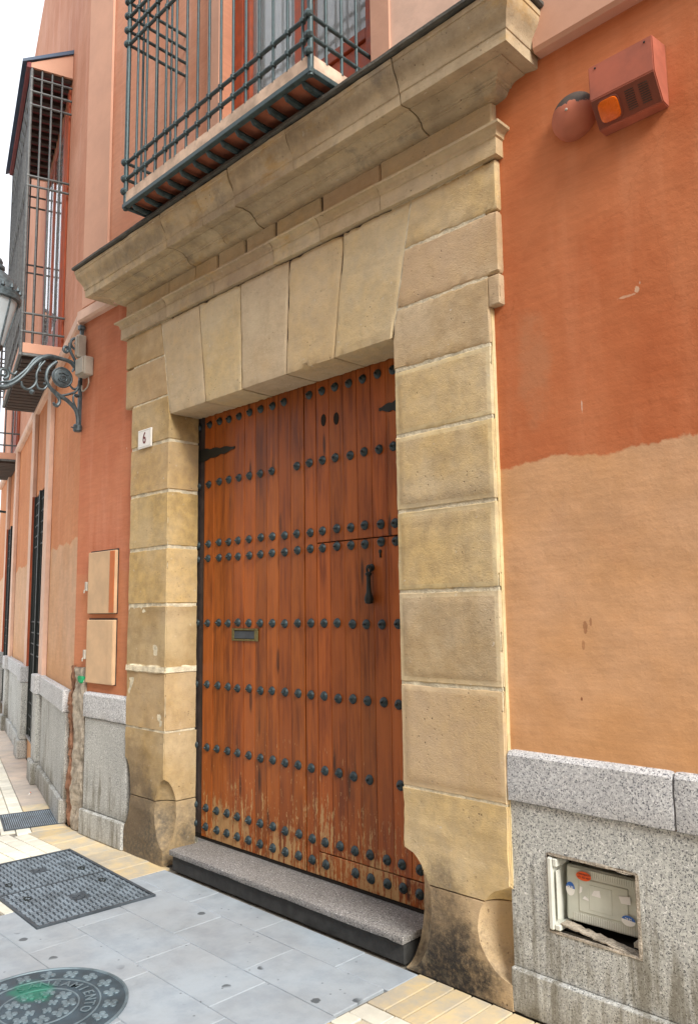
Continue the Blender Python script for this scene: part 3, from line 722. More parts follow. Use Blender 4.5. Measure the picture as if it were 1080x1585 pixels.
# bed mould, corona, cyma
crn = [(-.03, 3.884), (.014, 3.884)] + arc(.014, 3.886, .062, 3.914, 5, 'ovolo') + [(.066, 3.915), (.068, 3.924), (.078, 3.925)] + arc(.08, 3.926, .138, 3.950, 5, 'cavetto') + [(.150, 3.951), (.152, 3.956), (.207, 3.945), (.216, 3.948), (.218, 4.0), (.222, 4.002)] + arc(.224, 4.006, .272, 4.128, 9, 'cyma') + [(.276, 4.130), (.278, 4.152), (.2, 4.158), (-.03, 4.158)]
cc = [FX0, -4.20, -3.80, -3.475, -2.956, -2.195, FX1]
for i in range(6): sweep('cornice_stone', crn, cc[i], cc[i+1], i == 0, i == 5, STONE_C, 90+i, .006, .03, .0035, random.uniform(-.003, .003))
sl_ = [(-.03, 4.160), (.288, 4.160), (.296, 4.166), (.296, 4.182), (.285, 4.188), (-.03, 4.21)]
sc_ = [FX0, -4.6, -3.9, -3.2, -2.55, FX1]
for i in range(5): sweep('capping_slab', sl_, sc_[i], sc_[i+1], i == 0, i == 4, SLATE, 100+i, .006, .03, .002)

# jamb feet with hollowed corners
def foot(x0, x1, y1, z0, z1, L, Rr, seed, mat):
    """L, Rr: (z centre, half height up, half height down, cx, cy) of the hollow at each front corner"""
    V = []; F = []; n = 8; lv = []
    zs = [z0+(z1-z0)*i/24 for i in range(25)]
    for z in zs:
        ring = [(x0, y1)]
        for side, q in (('L', L), ('R', Rr)):
            d = (z-q[0])/(q[1] if z > q[0] else q[2]); f = math.sqrt(max(0, 1-d*d)) if abs(d) < 1 else 0
            cx, cy = max(.006, q[3]*f), max(.006, q[4]*f)
            pts = []
            for i in range(n+1):
                a = math.pi/2*i/n
                pts.append((math.sin(a)*cx, math.cos(a)*cy))          # concave quarter about the corner
            if side == 'L': ring += [(x0+a, b) for a, b in pts]
            else: ring += [(x1-a, b) for a, b in pts[::-1]]
            if side == 'L':
                xa = x0+cx; xb = x1-max(.006, Rr[3]*(math.sqrt(max(0, 1-((z-Rr[0])/(Rr[1] if z > Rr[0] else Rr[2]))**2)) if abs((z-Rr[0])/(Rr[1] if z > Rr[0] else Rr[2])) < 1 else 0))
                for i in range(1, 8): ring.append((xa+(xb-xa)*i/8, 0))
        ring.append((x1, y1)); lv.append(ring)
        for x, y in ring:
            p = Vector((x, y, z)); a = noise.noise(p*8+Vector((seed, 0, 0)))*.006+noise.noise(p*26+Vector((seed, 2, 0)))*.003
            V.append((x+a*.5, y+a if y < y1 else y, z))
    m = len(lv[0])
    for i in range(len(zs)-1):
        for j in range(m-1): F.append((i*m+j, i*m+j+1, (i+1)*m+j+1, (i+1)*m+j))
    F.append(tuple((len(zs)-1)*m+j for j in range(m))); F.append(tuple(range(m))[::-1])
    return mk('jamb_foot', (V, F), mat, por, sharp=40)
RL, RR = (.30, .22, .30, .155, .14), (.275, .185, .175, .165, .115)
foot(JX0, JX1, JY, .0, .382, RL, RR, 3, STONE); foot(JX0, JX1, JY, .389, .784, RL, RR, 4, STONE)
LL, LR = (.40, .22, .22, .085, .06), (.31, .22, .21, .105, .10)
foot(KX0, KX1, JY, .0, .382, LL, LR, 5, STONE_G); foot(KX0, KX1, JY, .389, .819, LL, LR, 6, STONE_G)

# ================================================================ STEP
st = thing('door_step', 'grey granite step with dark riser below the studded door', 'step', (-3.45, .1, 0))
mk('tread', block(-4.39, -2.468, -.016, .27, .096, .130, .0022, .005, .05, .0008, 110, None, .01, False), GRAN_S, st)
mk('riser', block(-4.385, -2.475, .006, .22, 0, .093, .004, .006, .08, .001, 111), RISER, st)

# ================================================================ DOOR
door = thing('wooden_door', 'large orange brown double door of upright boards with iron studs', 'door', (-3.43, .29, .13))
DY = .250; Z0, Z1 = .152, 2.96; SEAM = -3.405
mk('backing', cat(box(-4.62, -2.34, DY+.024, DY+.05, Z0+.01, Z1+.02), box(-4.62, -2.34, DY+.006, DY+.05, .131, Z0+.0099)), DARK, door)
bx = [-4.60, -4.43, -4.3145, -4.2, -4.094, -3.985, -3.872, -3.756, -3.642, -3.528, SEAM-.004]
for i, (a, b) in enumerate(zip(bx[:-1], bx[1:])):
    mk('board' if i else 'gap_shade_board', bbox(a+.0007, b-.0007, DY+(random.uniform(-.0012, .0012) if i else .008), DY+.022, Z0, Z1, .0022), WOOD if i else DARKW, door)  # first board darkened to stand in for the shadowed gap at the jamb
WK0, WKB, WKT = -3.301, .277, 1.982
bx2 = [SEAM+.004, WK0-.002]
mk('board', bbox(bx2[0], bx2[1], DY, DY+.022, Z0, Z1, .0022), WOOD, door)
bx3 = [WK0+.002, -3.19, -3.075, -2.965, -2.856, -2.745, -2.63, -2.36]
for a, b in zip(bx3[:-1], bx3[1:]):
    for z0, z1 in ((WKB+.003, WKT-.003), (WKT+.003, Z1)):
        mk('board', bbox(a+.0007, b-.0007, DY+random.uniform(-.0012, .0012), DY+.022, z0, z1, .0022), WOOD, door)
mk('bottom_rail', bbox(WK0+.002, -2.36, DY, DY+.022, Z0, WKB-.003, .003), WOOD, door)
# studs
prof = [(.0001, .029), (.0045, .0285), (.0062, .024), (.0075, .017), (.015, .0145), (.0225, .0095), (.0245, .0035), (.0268, .002), (.0272, 0)]
V, F = lathe(prof[::-1], 14, (0, 0, 0), 'y-')
sm = bpy.data.meshes.new('stud'); sm.from_pydata(V, [], F); sm.materials.append(STUD); sm.polygons.foreach_set('use_smooth', [True]*len(sm.polygons)); sm.set_sharp_from_angle(angle=R(50))
sx = [-4.499, -4.373, -4.256, -4.147, -4.042, -3.929, -3.815, -3.700, -3.587, -3.469, -3.355, -3.246, -3.134, -3.020, -2.910, -2.797, -2.690, -2.58]
rows = [2.877, 2.461, 2.051, 1.952, 1.523, 1.118, .717, .338, .221]
for ri, z in enumerate(rows):
    for ci, x in enumerate(sx):
        if (ri, ci) in ((1, 8), (6, 15), (8, 12), (0, 9)): continue
        copy_piece('stud', sm, (x+random.uniform(-.004, .004), DY-.0012, z+random.uniform(-.004, .004)), door, I4,
                   Matrix.Rotation(random.uniform(0, 6), 4, 'Y') @ Matrix.Rotation(random.uniform(-.05, .05), 4, 'X'))
# strap hinges
def strap(x0, x1, z, d):
    L = abs(x1-x0); pts = []
    up_ = []; lo_ = []
    for i in range(13):
        t = i/12; wd = .040*(1-t)+.012+.006*math.sin(t*26); wd = wd if t < .98 else .008
        up_.append((x0+(x1-x0)*t, z+wd)); lo_.append((x0+(x1-x0)*t, z-wd))
    return mk('strap_hinge', prism(up_+lo_[::-1], DY-.006, DY-.0015, 'y'), BLACK, door)
strap(-4.56, -4.085, 2.672, 1); strap(-2.50, -2.79, 2.676, -1)
# letter slot
ls = mk('letter_slot', cat(bbox(-4.103, -3.835, DY-.008, DY-.001, 1.478, 1.490, .002), bbox(-4.103, -3.835, DY-.008, DY-.001, 1.412, 1.424, .002), bbox(-4.103, -4.080, DY-.0075, DY-.001, 1.424, 1.478, .002), bbox(-3.872, -3.835, DY-.0075, DY-.001, 1.424, 1.478, .002)), BRASS, door)
mk('slot_flap', prism([(DY-.006, 1.428), (DY-.0015, 1.474), (DY-.0005, 1.474), (DY-.0005, 1.426)], -4.078, -3.874), CAST, ls)
mk('slot_gap', box(-4.08, -3.872, DY-.0012, DY+.001, 1.424, 1.478), DARK, ls)
# knocker
kn = mk('knocker', cat(lathe([(.004, -.108), (.020, -.104), (.026, -.085), (.023, -.068), (.014, -.045), (.012, .0), (.012, .04), (.019, .048), (.019, .056), (.012, .062)], 12, (-2.866, DY-.028, 1.735), 'z'),
    tube([(-2.866+.014*math.cos(a), DY-.026, 1.812+.02*math.sin(a)) for a in [i*math.pi/6 for i in range(12)]], .0065, 8, True),
    lathe([(.02, 0), (.02, .006), (.012, .012), (.004, .014)], 12, (-2.866, DY-.001, 1.822), 'y-'),
    tube([(-2.866, DY-.004, 1.822), (-2.866, DY-.034, 1.822)], .006, 8)), BLACK, door)
mk('keyhole_plate', cat(lathe([(.011, 0), (.011, .003), (.006, .005)], 10, (-2.803, DY-.001, 1.905), 'y-'), tube([(-2.803, DY-.003, 1.905), (-2.800, DY-.004, 1.872)], .0055, 6)), BLACK, door)
# two finger holes bored through the leaf
for x, z in ((-3.234, 2.700), (-3.128, 2.690)):
    mk('worn_hole', xf(lathe([(.001, .0012), (.019, .001), (.0195, -.002)], 14, (0, 0, 0), 'y-'), Matrix.Translation((x, DY-.0008, z)) @ Matrix.Diagonal((1.1, 1, 1.9, 1))), DARK, door)

# ================================================================ HOUSE NUMBER
hn = thing('house_number_plate', 'small white enamel plate with a dark red 6 beside the door', 'number plate', (-4.78, 0, 2.81))
mk('plate', bbox(-4.868, -4.692, -.016, -.004, 2.742, 2.876, .003), WHITE, hn)
mk('border', cat(box(-4.860, -4.700, -.0172, -.0158, 2.864, 2.867), box(-4.860, -4.700, -.0172, -.0158, 2.751, 2.754), box(-4.860, -4.857, -.0172, -.0158, 2.754, 2.864), box(-4.703, -4.700, -.0172, -.0158, 2.754, 2.864)), GREYD, hn)
t6 = text_mesh('6', .115, .0008)
mk('numeral', xf(t6, Matrix.Translation((-4.780, -.0172, 2.809)) @ Matrix.Rotation(R(90), 4, 'X') @ Matrix.Diagonal((.78, 1, 1, 1))), REDP, hn, sharp=0)

# ================================================================ METER NICHE
mb = thing('meter_box', 'broken grey plastic meter box with stickers in a hole of the granite plinth', 'meter box', (-1.55, .12, .345))
mk('niche_lining', cat(box(NX0-.02, NX1+.02, .23, .25, NZ0-.03, NZ1+.03), box(NX0-.02, NX0-.003, .061, .23, NZ0-.03, NZ1+.03), box(NX1+.003, NX1+.02, .061, .23, NZ0-.03, NZ1+.03), box(NX0-.02, NX1+.02, .061, .23, NZ1+.003, NZ1+.02), box(NX0-.02, NX1+.02, .061, .23, NZ0-.03, NZ0-.003)), DARK, mb)
mk('frame', cat(bbox(NX0+.003, NX0+.024, .008, .15, NZ0+.01, NZ1-.012, .005), bbox(NX0+.024, NX0+.044, .012, .10, NZ1-.045, NZ1-.014, .004), bbox(NX0+.024, NX0+.05, .012, .10, NZ0+.012, NZ0+.034, .004), bbox(NX0+.034, NX0+.038, .02, .05, NZ0+.05, NZ1-.06, .001)), GREYP, mb)
TM = Matrix.Translation((-1.70, .070, .372)) @ Matrix.Rotation(R(2), 4, 'Y') @ Matrix.Rotation(R(7), 4, 'Z')
cv_ = mk('cover', xf(cat(bbox(.014, .300, 0, .10, .012, .222, .008), bbox(.062, .262, -.004, .02, .052, .186, .012), bbox(.105, .20, -.0055, .01, .068, .168, .006)), TM), GREYD, mb)
ribs = cat(*[box(.045+i*.0088, .049+i*.0088, -.002, .0, .018, .048) for i in range(27)], *[box(.115+i*.0088, .119+i*.0088, -.002, .0, .192, .216) for i in range(19)])
mk('rib', xf(ribs, TM), GREYP, cv_)['kind'] = 'stuff'
def ell(cx, cz, rx, rz, y, n=20, a0=0, a1=2*math.pi): return prism([(cx+rx*math.cos(a0+(a1-a0)*i/n), cz+rz*math.sin(a0+(a1-a0)*i/n)) for i in range(n)], y-.0006, y, 'y')
s1 = mk('sticker', xf(ell(.088, .192, .030, .017, -.0072), TM), STICK_O, mb, label='orange oval sticker with dark lettering')
mk('print', xf(text_mesh('CERRAJEROS', .0085, .0002), TM @ Matrix.Translation((.088, -.0082, .1985)) @ Matrix.Rotation(R(90), 4, 'X')), REDP, s1, sharp=0)
mk('print', xf(text_mesh('671 353 463', .0095, .0002), TM @ Matrix.Translation((.088, -.0082, .187)) @ Matrix.Rotation(R(90), 4, 'X')), REDP, s1, sharp=0)
for cx, cz, y, lab in ((.258, .070, -.0072, 'blue and white oval sticker low on the cover'), (.032, .132, -.0012, 'blue and white oval sticker by the hinge')):
    s2 = mk('sticker', xf(ell(cx, cz, .026 if cx > .1 else .018, .019 if cx > .1 else .026, y), TM), WHITE, mb, label=lab)
    mk('print', xf(ell(cx, cz+.001, .026 if cx > .1 else .018, .018 if cx > .1 else .025, y-.0008, 12, 0, math.pi), TM), STICK_B, s2)
    mk('print', xf(text_mesh('24 H', .012, .0002), TM @ Matrix.Translation((cx, y-.0024, cz+.007)) @ Matrix.Rotation(R(90), 4, 'X')), WHITE, s2, sharp=0)
for poly in ([(.118, .128), (.128, .148), (.150, .152), (.154, .126)], [(.222, .150), (.266, .157), (.268, .128), (.232, .126)], [(.070, .124), (.072, .152), (.082, .150), (.080, .132)], [(.082, .108), (.092, .120), (.104, .112), (.108, .104)]):
    mk('torn_label', xf(prism(poly, -.0066, -.0058, 'y'), TM), PAPER, mb)
mk('broken_mortar', block(0, 1, 0, 1, 0, 1, .02, .05, .05, .01, 120, lambda x, y, z: (NX0+.045+x*.31, .022+y*.05, NZ0+.034-.036*x+.007*z*(1-.5*x)+.006*noise.noise(Vector((x*14, y, 2)))), .05), CONC, mb)
mk('broken_mortar', block(0, 1, 0, 1, 0, 1, .05, .1, .1, .02, 121, lambda x, y, z: (NX1-.045+x*.042, .05+y*.05, NZ0+.02+.035*z*(.5+.5*x)), .1), CONC, mb)
mk('hole_edge', cat(prism([(NX0-.003, .018), (NX0+.0, .018), (NX0+.0, .03), (NX0-.003, .03)], NZ0, NZ1, 'z'), block(NX1-.010, NX1+.004, .015, .03, NZ0-.004, NZ1+.003, .004, .01, .02, .002, 122), block(NX0, NX1, .016, .03, NZ1-.008, NZ1+.004, .004, .01, .02, .002, 123), block(NX0, NX1, .016, .03, NZ0-.004, NZ0+.006, .004, .01, .02, .002, 124)), CONC, mb)

# ================================================================ SIREN AND DOME
sr = thing('alarm_siren', 'terracotta painted alarm box with square orange lamp high on the wall', 'alarm', (-1.19, .035, 3.62))
SX0, SX1 = -1.325, -1.065
sp = [(YW+.001, 3.752), (-.088, 3.728), (-.086, 3.585), (-.018, 3.490), (YW+.001, 3.490)]
V, F = prism(sp, SX0, SX1); 
bm = bmesh.new(); vs = [bm.verts.new(v) for v in V]
for f in F: bm.faces.new([vs[i] for i in f])
bmesh.ops.bevel(bm, geom=bm.edges[:], offset=.0035, segments=2, affect='EDGES'); bm.verts.index_update()
mk('housing', ([tuple(v.co) for v in bm.verts], [tuple(v.index for v in f.verts) for f in bm.faces]), SIREN, sr); bm.free()
# lower sloping face: plate, lamp and louvres
a = Vector((0, -.086, 3.585)); b = Vector((0, -.018, 3.490)); dn = (b-a).normalized(); nn = Vector((0, dn.z, -dn.y)); 
if nn.y > 0: nn = -nn
def onface(u, v, h): q = a+dn*v+nn*h; return (u, q.y, q.z)
def fbox(u0, u1, v0, v1, h0, h1):
    V = [onface(u, v, h) for h in (h0, h1) for v in (v0, v1) for u in (u0, u1)]
    return V, [(0, 1, 3, 2), (4, 6, 7, 5), (0, 4, 5, 1), (1, 5, 7, 3), (3, 7, 6, 2), (2, 6, 4, 0)]
fl_ = (b-a).length
mk('grille_plate', fbox(SX0+.004, SX1-.004, .004, fl_-.004, .0005, .003), SIREN_D, sr)
def fround(cu, cv, ru, rv, h0, h1, k=3.2, n=28):
    pts = []
    for i in range(n):
        t = 2*math.pi*i/n; c, s_ = math.cos(t), math.sin(t)
        pts.append((cu+ru*math.copysign(abs(c)**(2/k), c), cv+rv*math.copysign(abs(s_)**(2/k), s_)))
    V = [onface(u, v, h0) for u, v in pts]+[onface(cu+(u-cu)*.96, cv+(v-cv)*.96, h1) for u, v in pts]+[onface(cu+(u-cu)*.6, cv+(v-cv)*.6, h1+.004) for u, v in pts]+[onface(cu, cv, h1+.005)]
    F = [(i, (i+1) % n, n+(i+1) % n, n+i) for i in range(n)]+[(n+i, n+(i+1) % n, 2*n+(i+1) % n, 2*n+i) for i in range(n)]+[(2*n+i, 2*n+(i+1) % n, 3*n) for i in range(n)]
    return V, F
mk('lamp_bezel', fround(SX0+.066, fl_*.5, .046, .047, .003, .007, 4.6), SIREN_D, sr)
mk('lamp_lens', fround(SX0+.066, fl_*.5, .041, .042, .007, .015, 4.2), ORANGE, sr)
for grp in (0, 1):
    mk('louvre', cat(*[fbox(SX0+.135+grp*.055, SX0+.170+grp*.055, .022+i*.0085, .0255+i*.0085, .003, .005) for i in range(9)]), RUST, sr)
for x in (SX0+.03, SX1-.03): mk('screw', lathe([(.004, .0), (.004, .002), (.001, .003)], 8, (x, -.0885, 3.712), 'y-'), BLACK, sr)
dm = thing('alarm_dome', 'round terracotta bell cover with peeled dark patch beside the alarm box', 'bell cover', (-1.452, .035, 3.60))
DXc, DZc, DR = -1.448, 3.632, .098
prof = [(DR, 0), (DR, .018)]+[(DR*math.cos(t), .018+.062*math.sin(t)) for t in [i*math.pi/2/9 for i in range(1, 9)]]+[(.003, .081)]
def m_dome():
    k = NB('bell_paint_peeled'); x, y, z = k.xyz(); n = k.noise(22, 5, .65)
    d = k.math('ADD', z, k.math('MULTIPLY', k.math('SUBTRACT', n, .5), .11))
    d = k.math('ADD', d, k.math('MULTIPLY', k.math('SUBTRACT', x, DXc), .12))
    f = k.rng(d, DZc+.030, DZc+.036)
    f = k.math('MULTIPLY', f, k.rng(z, DZc+.096, DZc+.086))
    c = k.mix(f, k.hsv(srgb(178, 104, 78), .5, 1, k.rng(k.noise(7, 4), .3, .7, .85, 1.1)), k.mix(k.noise(40, 4), (.028, .022, .02), (.10, .075, .06)))
    return k.done(c, .75, k.bump(k.math('SUBTRACT', k.math('MULTIPLY', n, .2), f), .5, .004))
mk('cover', lathe(prof, 40, (DXc, YW, DZc), 'y-'), m_dome(), dm)
mk('centre_screw', lathe([(.006, 0), (.006, .004), (.002, .007)], 10, (DXc, YW-.080, DZc), 'y-'), JBOX, dm)

# ================================================================ BALCONY ABOVE THE CORNICE
bal = thing('caged_balcony', 'shallow iron caged balcony with pink floor edge above the stone cornice', 'balcony', (-3.5, 0, 4.2))
BX0, BX1, BY, BZ = -4.42, -2.59, -.425, 4.222
mk('floor_slab', bbox(BX0+.012, BX1-.012, BY+.012, YW, BZ+.03, BZ+.112, .005), FASC, bal)
mk('underside', box(BX0+.03, BX1-.03, BY+.03, YW, BZ+.018, BZ+.0295), UNDER, bal)
mk('edge_angle', cat(bbox(BX0, BX1, BY, BY+.035, BZ, BZ+.03, .003), bbox(BX0, BX0+.03, BY+.036, .0, BZ, BZ+.03, .003), bbox(BX1-.03, BX1, BY+.036, .0, BZ, BZ+.03, .003)), IRON, bal)
jn = 13
for i in range(jn):
    x = BX0+.09+(BX1-BX0-.18)*i/(jn-1)
    mk('joist', tube([(x, BY+.03, BZ+.004), (x, BY+.05, BZ-.008), (x, BY+.12, BZ-.012), (x, -.04, BZ-.004)], [.010, .018, .019, .016], 8), IRON, bal)
TOP = 7.0
bars = [BX0+.14+.1155*i for i in range(15)]
for x in bars: bar('bar', (x, BY+.018, BZ+.10), (x, BY+.018, TOP), .0082, IRON, bal)
for x in (BX0+.016, BX1-.016): bar('corner_post', (x, BY+.018, BZ-.01), (x, BY+.018, TOP), .016, IRON, bal)
V, F = lathe([(.013, -.014), (.0175, -.010), (.0175, .010), (.013, .014)], 8, (0, 0, 0), 'z')
colm = bpy.data.meshes.new('collar'); colm.from_pydata(V, [], F); colm.materials.append(IRON)
rails = [4.425, 4.540, 5.39, 5.49, 5.595, 5.70]
for z in rails:
    bar('rail', (BX0, BY+.018, z), (BX1, BY+.018, z), .0118, IRON, bal)
    for x in (BX0+.016, BX1-.016): bar('rail', (x, BY+.018, z), (x, YW, z), .011, IRON, bal)
    for x in bars: copy_piece('collar', colm, (x, BY+.018, z), bal)
for x in (BX0+.016, BX1-.016):
    for y in (-.30, -.19, -.08): bar('bar', (x, y, BZ+.10), (x, y, TOP), .0085, IRON, bal)
    for z in rails[:3]+[BZ+.115]+rails[3:]:
        mk('rosette', cat(lathe([(.008, -.024), (.022, -.014), (.014, -.004), (.025, .006), (.012, .02)], 9, (x, BY+.006, z), 'x'), lathe([(.019, 0), (.023, .006), (.012, .016)], 7, (x, BY+.0, z), 'y-')), IRON, bal)

# ================================================================ CAGED BAYS OVER THE SIDE WALL
def cage(label, s0, s1, zf, ztop, proj, nb, roof=True, group='caged bays on the side wall', cage_top=None):
    b = thing('caged_bay', label, 'balcony', (-(s0+s1)/2, 0, zf), group, LFR)
    x0, x1, yf = -s1, -s0, -proj
    mk('floor_slab', bbox(x0+.01, x1-.01, yf+.01, -.002, zf+.03, zf+.13, .005), TRIM_P, b, LFR)
    mk('edge_angle', cat(bbox(x0, x1, yf, yf+.03, zf+.002, zf+.03), bbox(x0, x0+.03, yf+.031, -.002, zf+.002, zf+.03), bbox(x1-.03, x1, yf+.031, -.002, zf+.002, zf+.03)), BAYI, b, LFR)
    n = max(4, int((s1-s0)/.13))
    for i in range(n):
        a = x0+.03+(x1-x0-.06)*i/n
        mk('floor_board', bbox(a+.012, a+(x1-x0-.06)/n-.012, yf+.032, -.004, zf-.03, zf+.029, .004), DARKW, b, LFR)
    ct = cage_top or ztop
    for x in (x0+.02, x1-.02): bar('corner_post', (x, yf+.02, zf), (x, yf+.02, ct), .018, BAYI, b, LFR)
    for i in range(1, nb): bar('bar', (x0+.02+(x1-x0-.04)*i/nb, yf+.02, zf+.1), (x0+.02+(x1-x0-.04)*i/nb, yf+.02, ct), .008, BAYI, b, LFR)
    for x in (x0+.02, x1-.02):
        for k in (1, 2, 3): bar('bar', (x, yf+.02+(proj-.02)*k/4, zf+.1), (x, yf+.02+(proj-.02)*k/4, ct), .010, BAYI, b, LFR)
    H = ct-zf
    rl = [zf+.24, zf+.42] + ([zf+.24+.5*H, zf+.24+.5*H+.1, ct-.10, ct-.24, ct-.38] if H > 1.6 else [ct-.02])
    for z in rl:
        bar('rail', (x0, yf+.02, z), (x1, yf+.02, z), .012, BAYI, b, LFR)
        for x in (x0+.02, x1-.02): bar('rail', (x, yf+.02, z), (x, -.002, z), .012, BAYI, b, LFR)
    if roof:
        e = .07
        mk('roof', prism([(yf-e, ztop+.02), (yf-e, ztop+.05), (-.002, ztop+.30), (-.002, ztop+.26)], x0-e, x1+.02), TILE, b, LFR)
        mk('gable', prism([(yf+.01, ztop), (yf+.01, ztop+.045), (-.002, ztop+.258), (-.002, ztop)], x1-.035, x1), TRIM_P, b, LFR)
        mk('gable', prism([(yf+.01, ztop), (yf+.01, ztop+.045), (-.002, ztop+.258), (-.002, ztop)], x0, x0+.035), TRIM_P, b, LFR)
        mk('ceiling', box(x0+.036, x1-.036, yf+.03, -.003, ztop+.028, ztop+.04), PURP, b, LFR)
        m = int((s1-s0)/.15)
        for i in range(m):
            a = x0+.06+(x1-x0-.14)*i/(m-1); mk('rafter', bbox(a, a+.05, yf+.03, -.004, ztop-.02, ztop+.0275, .003), DARKW, b, LFR)
        mk('fascia', bbox(x0-.005, x1+.005, yf-.03, yf+.009, ztop-.015, ztop+.048, .004), PURP, b, LFR)
        br = mk('side_frame', cat(bbox(x0, x0+.04, yf+.045, yf+.09, zf+.131, ztop-.02, .004)), PURP, b, LFR)
    dw = mk('balcony_door', cat(bbox(x0+.25, x0+.34, -.03, -.002, zf+.13, ztop-.25), bbox(x1-.34, x1-.25, -.03, -.002, zf+.13, ztop-.25), bbox(x0+.34, x1-.34, -.03, -.002, ztop-.34, ztop-.25), bbox((x0+x1)/2-.05, (x0+x1)/2+.05, -.03, -.002, zf+.13, ztop-.34), bbox(x0+.34, (x0+x1)/2-.05, -.029, -.002, zf+.13, zf+.55), bbox((x0+x1)/2+.05, x1-.34, -.029, -.002, zf+.13, zf+.55)), WOOD_F, b, LFR)
    for a, c in ((x0+.34, (x0+x1)/2-.05), ((x0+x1)/2+.05, x1-.34)): mk('pane', box(a, c, -.018, -.012, zf+.55, ztop-.34), GLASS, dw, LFR)
    mk('door_jamb', bbox(x1-.22, x1-.06, -.02, -.001, zf+.13, ztop-.05), REVEAL, b, LFR)
    return b
cage('tall caged bay under a blue grey sheet roof behind the street lamp', 1.2, 3.33, 4.0, 6.92, .40, 11)
cage('far caged bay with open slatted floor at the street edge', 5.85, 7.5, 3.83, 6.1, .42, 11)
# window grilles of the two openings
def grille(a, b, label, loc):
    t = thing('window_grille', label, 'grille', (-(a+b)/2, 0, .3), 'black grilles of the side wall', LFR)
    for i in range(9):
        x = -b+.05+(b-a-.1)*i/8; bar('bar', (x, .0, .262), (x, .0, 2.93), .011, BLACK, t, LFR)
    for z in (.34, .48, .62, .76, 1.15, 1.27, 1.39, 1.51, 2.35, 2.47, 2.59, 2.71, 2.84): bar('rail', (-b+.01, .0, z), (-a-.01, .0, z), .010, BLACK, t, LFR)
    mk('leaf_frame', cat(bbox(-b+.005, -b+.05, -.02, .03, .263, 2.94), bbox(-a-.05, -a-.005, -.02, .03, .263, 2.94), bbox((-a-b)/2-.03, (-a-b)/2+.03, -.03, .03, .263, 2.94)), BLACK, t, LFR)
    mk('leaf_panel', bbox(-b+.05, -a-.05, .1, .13, .263, 2.94), DARK, t, LFR)
grille(*OPS[0], 'tall black iron grille in the opening nearest the bend', 0)
grille(*OPS[1], 'tall black iron grille in the farther opening at the street edge', 0)
# small wall lamp far down the wall
wl = thing('wall_lamp', 'small grey downlight on the far end of the side wall', 'lamp', (-7.6, 0, 3.2), None, LFR)
mk('arm', tube([(-7.6, 0, 3.28), (-7.6, -.16, 3.30), (-7.6, -.26, 3.26)], .02, 8), IRON, wl, LFR)
mk('shade', lathe([(.14, -.11), (.13, -.09), (.07, .02), (.03, .06)], 14, (-7.6, -.26, 3.24), 'z'), IRON, wl, LFR)

# ================================================================ STREET LAMP ON ITS SCROLLED BRACKET
lp = thing('street_lamp', 'ornate iron street lamp on a scrolled bracket with round medallion', 'street lamp', (-5.83, .03, 3.06))
LX = -5.83
def P(l): return [(LX, y, z) for y, z in l]
def scroll(name, l, r, closed=False, rr=None): return mk(name, tube(smoothpts(P(l), 6) if not closed else P(l), rr or r, 8, closed), IRON_L, lp)
mk('wall_bar', cat(bbox(LX-.014, LX+.014, -.006, .022, 3.06, 3.89, .004), bbox(LX-.022, LX+.022, -.02, .03, 3.885, 3.925, .006), lathe([(.028, -.03), (.034, -.02), (.034, .02), (.028, .03)], 12, (LX, -.004, 3.07), 'z'), lathe([(.004, .03), (.007, .0)], 8, (LX, -.03, 3.07), 'y-')), IRON_L, lp)
arm = [(-.70, 3.285), (-.608, 3.287), (-.55, 3.314), (-.493, 3.361), (-.436, 3.43), (-.379, 3.515), (-.319, 3.575), (-.247, 3.607), (-.173, 3.610), (-.086, 3.602), (-.04, 3.57), (-.002, 3.52)]
ap = smoothpts(P(arm), 6); mk('arm', tube(ap, [.019+.004*math.sin(i*.22) for i in range(len(ap))], 10), IRON_L, lp)
scroll('scroll', [(-.62, 3.325), (-.551, 3.345), (-.494, 3.393), (-.427, 3.468), (-.37, 3.556), (-.309, 3.597)], .010)
def spiral(c, r0, turns, a0, n=26, sgn=1): return [(c[0]+r0*(1-.75*i/n)*math.cos(a0+sgn*2*math.pi*turns*i/n), c[1]+r0*(1-.75*i/n)*math.sin(a0+sgn*2*math.pi*turns*i/n)) for i in range(n+1)]
mk('scroll', tube(P(spiral((-.035, 3.752), .062, 1.4, 0.3)), [.012-.005*i/26 for i in range(27)], 8), IRON_L, lp)
scroll('scroll', [(-.09, 3.755), (-.088, 3.70), (-.06, 3.65), (-.03, 3.60)], .012)
mk('scroll', tube(P(spiral((-.118, 3.69), .032, 1.2, 0.2)), .012, 8), IRON_L, lp)
scroll('scroll', [(-.193, 3.577), (-.254, 3.51), (-.272, 3.432), (-.249, 3.373), (-.205, 3.329), (-.167, 3.289), (-.16, 3.253), (-.18, 3.222), (-.204, 3.232)], .014)
scroll('scroll', [(-.30, 3.575), (-.33, 3.52), (-.322, 3.47)], .009)
scroll('brace', [(-.227, 3.346), (-.151, 3.302), (-.097, 3.28), (-.029, 3.223), (-.006, 3.164), (-.002, 3.10)], .017)
scroll('scroll', [(-.061, 3.524), (-.045, 3.558), (-.015, 3.548), (.0, 3.505)], .009)
scroll('scroll', [(-.079, 3.407), (-.045, 3.383), (-.012, 3.406), (-.002, 3.46)], .009)
scroll('scroll', [(-.02, 3.333), (-.042, 3.339), (-.046, 3.285), (-.02, 3.227), (-.003, 3.199)], .009)
scroll('scroll', [(-.157, 3.306), (-.098, 3.328), (-.034, 3.362), (-.002, 3.416)], .010)
scroll('scroll', [(-.464, 3.362), (-.452, 3.323), (-.411, 3.31), (-.372, 3.339), (-.348, 3.385), (-.35, 3.437), (-.332, 3.494), (-.287, 3.561)], .010)
scroll('scroll', [(-.348, 3.375), (-.331, 3.336), (-.289, 3.334), (-.265, 3.37), (-.286, 3.379)], .009)
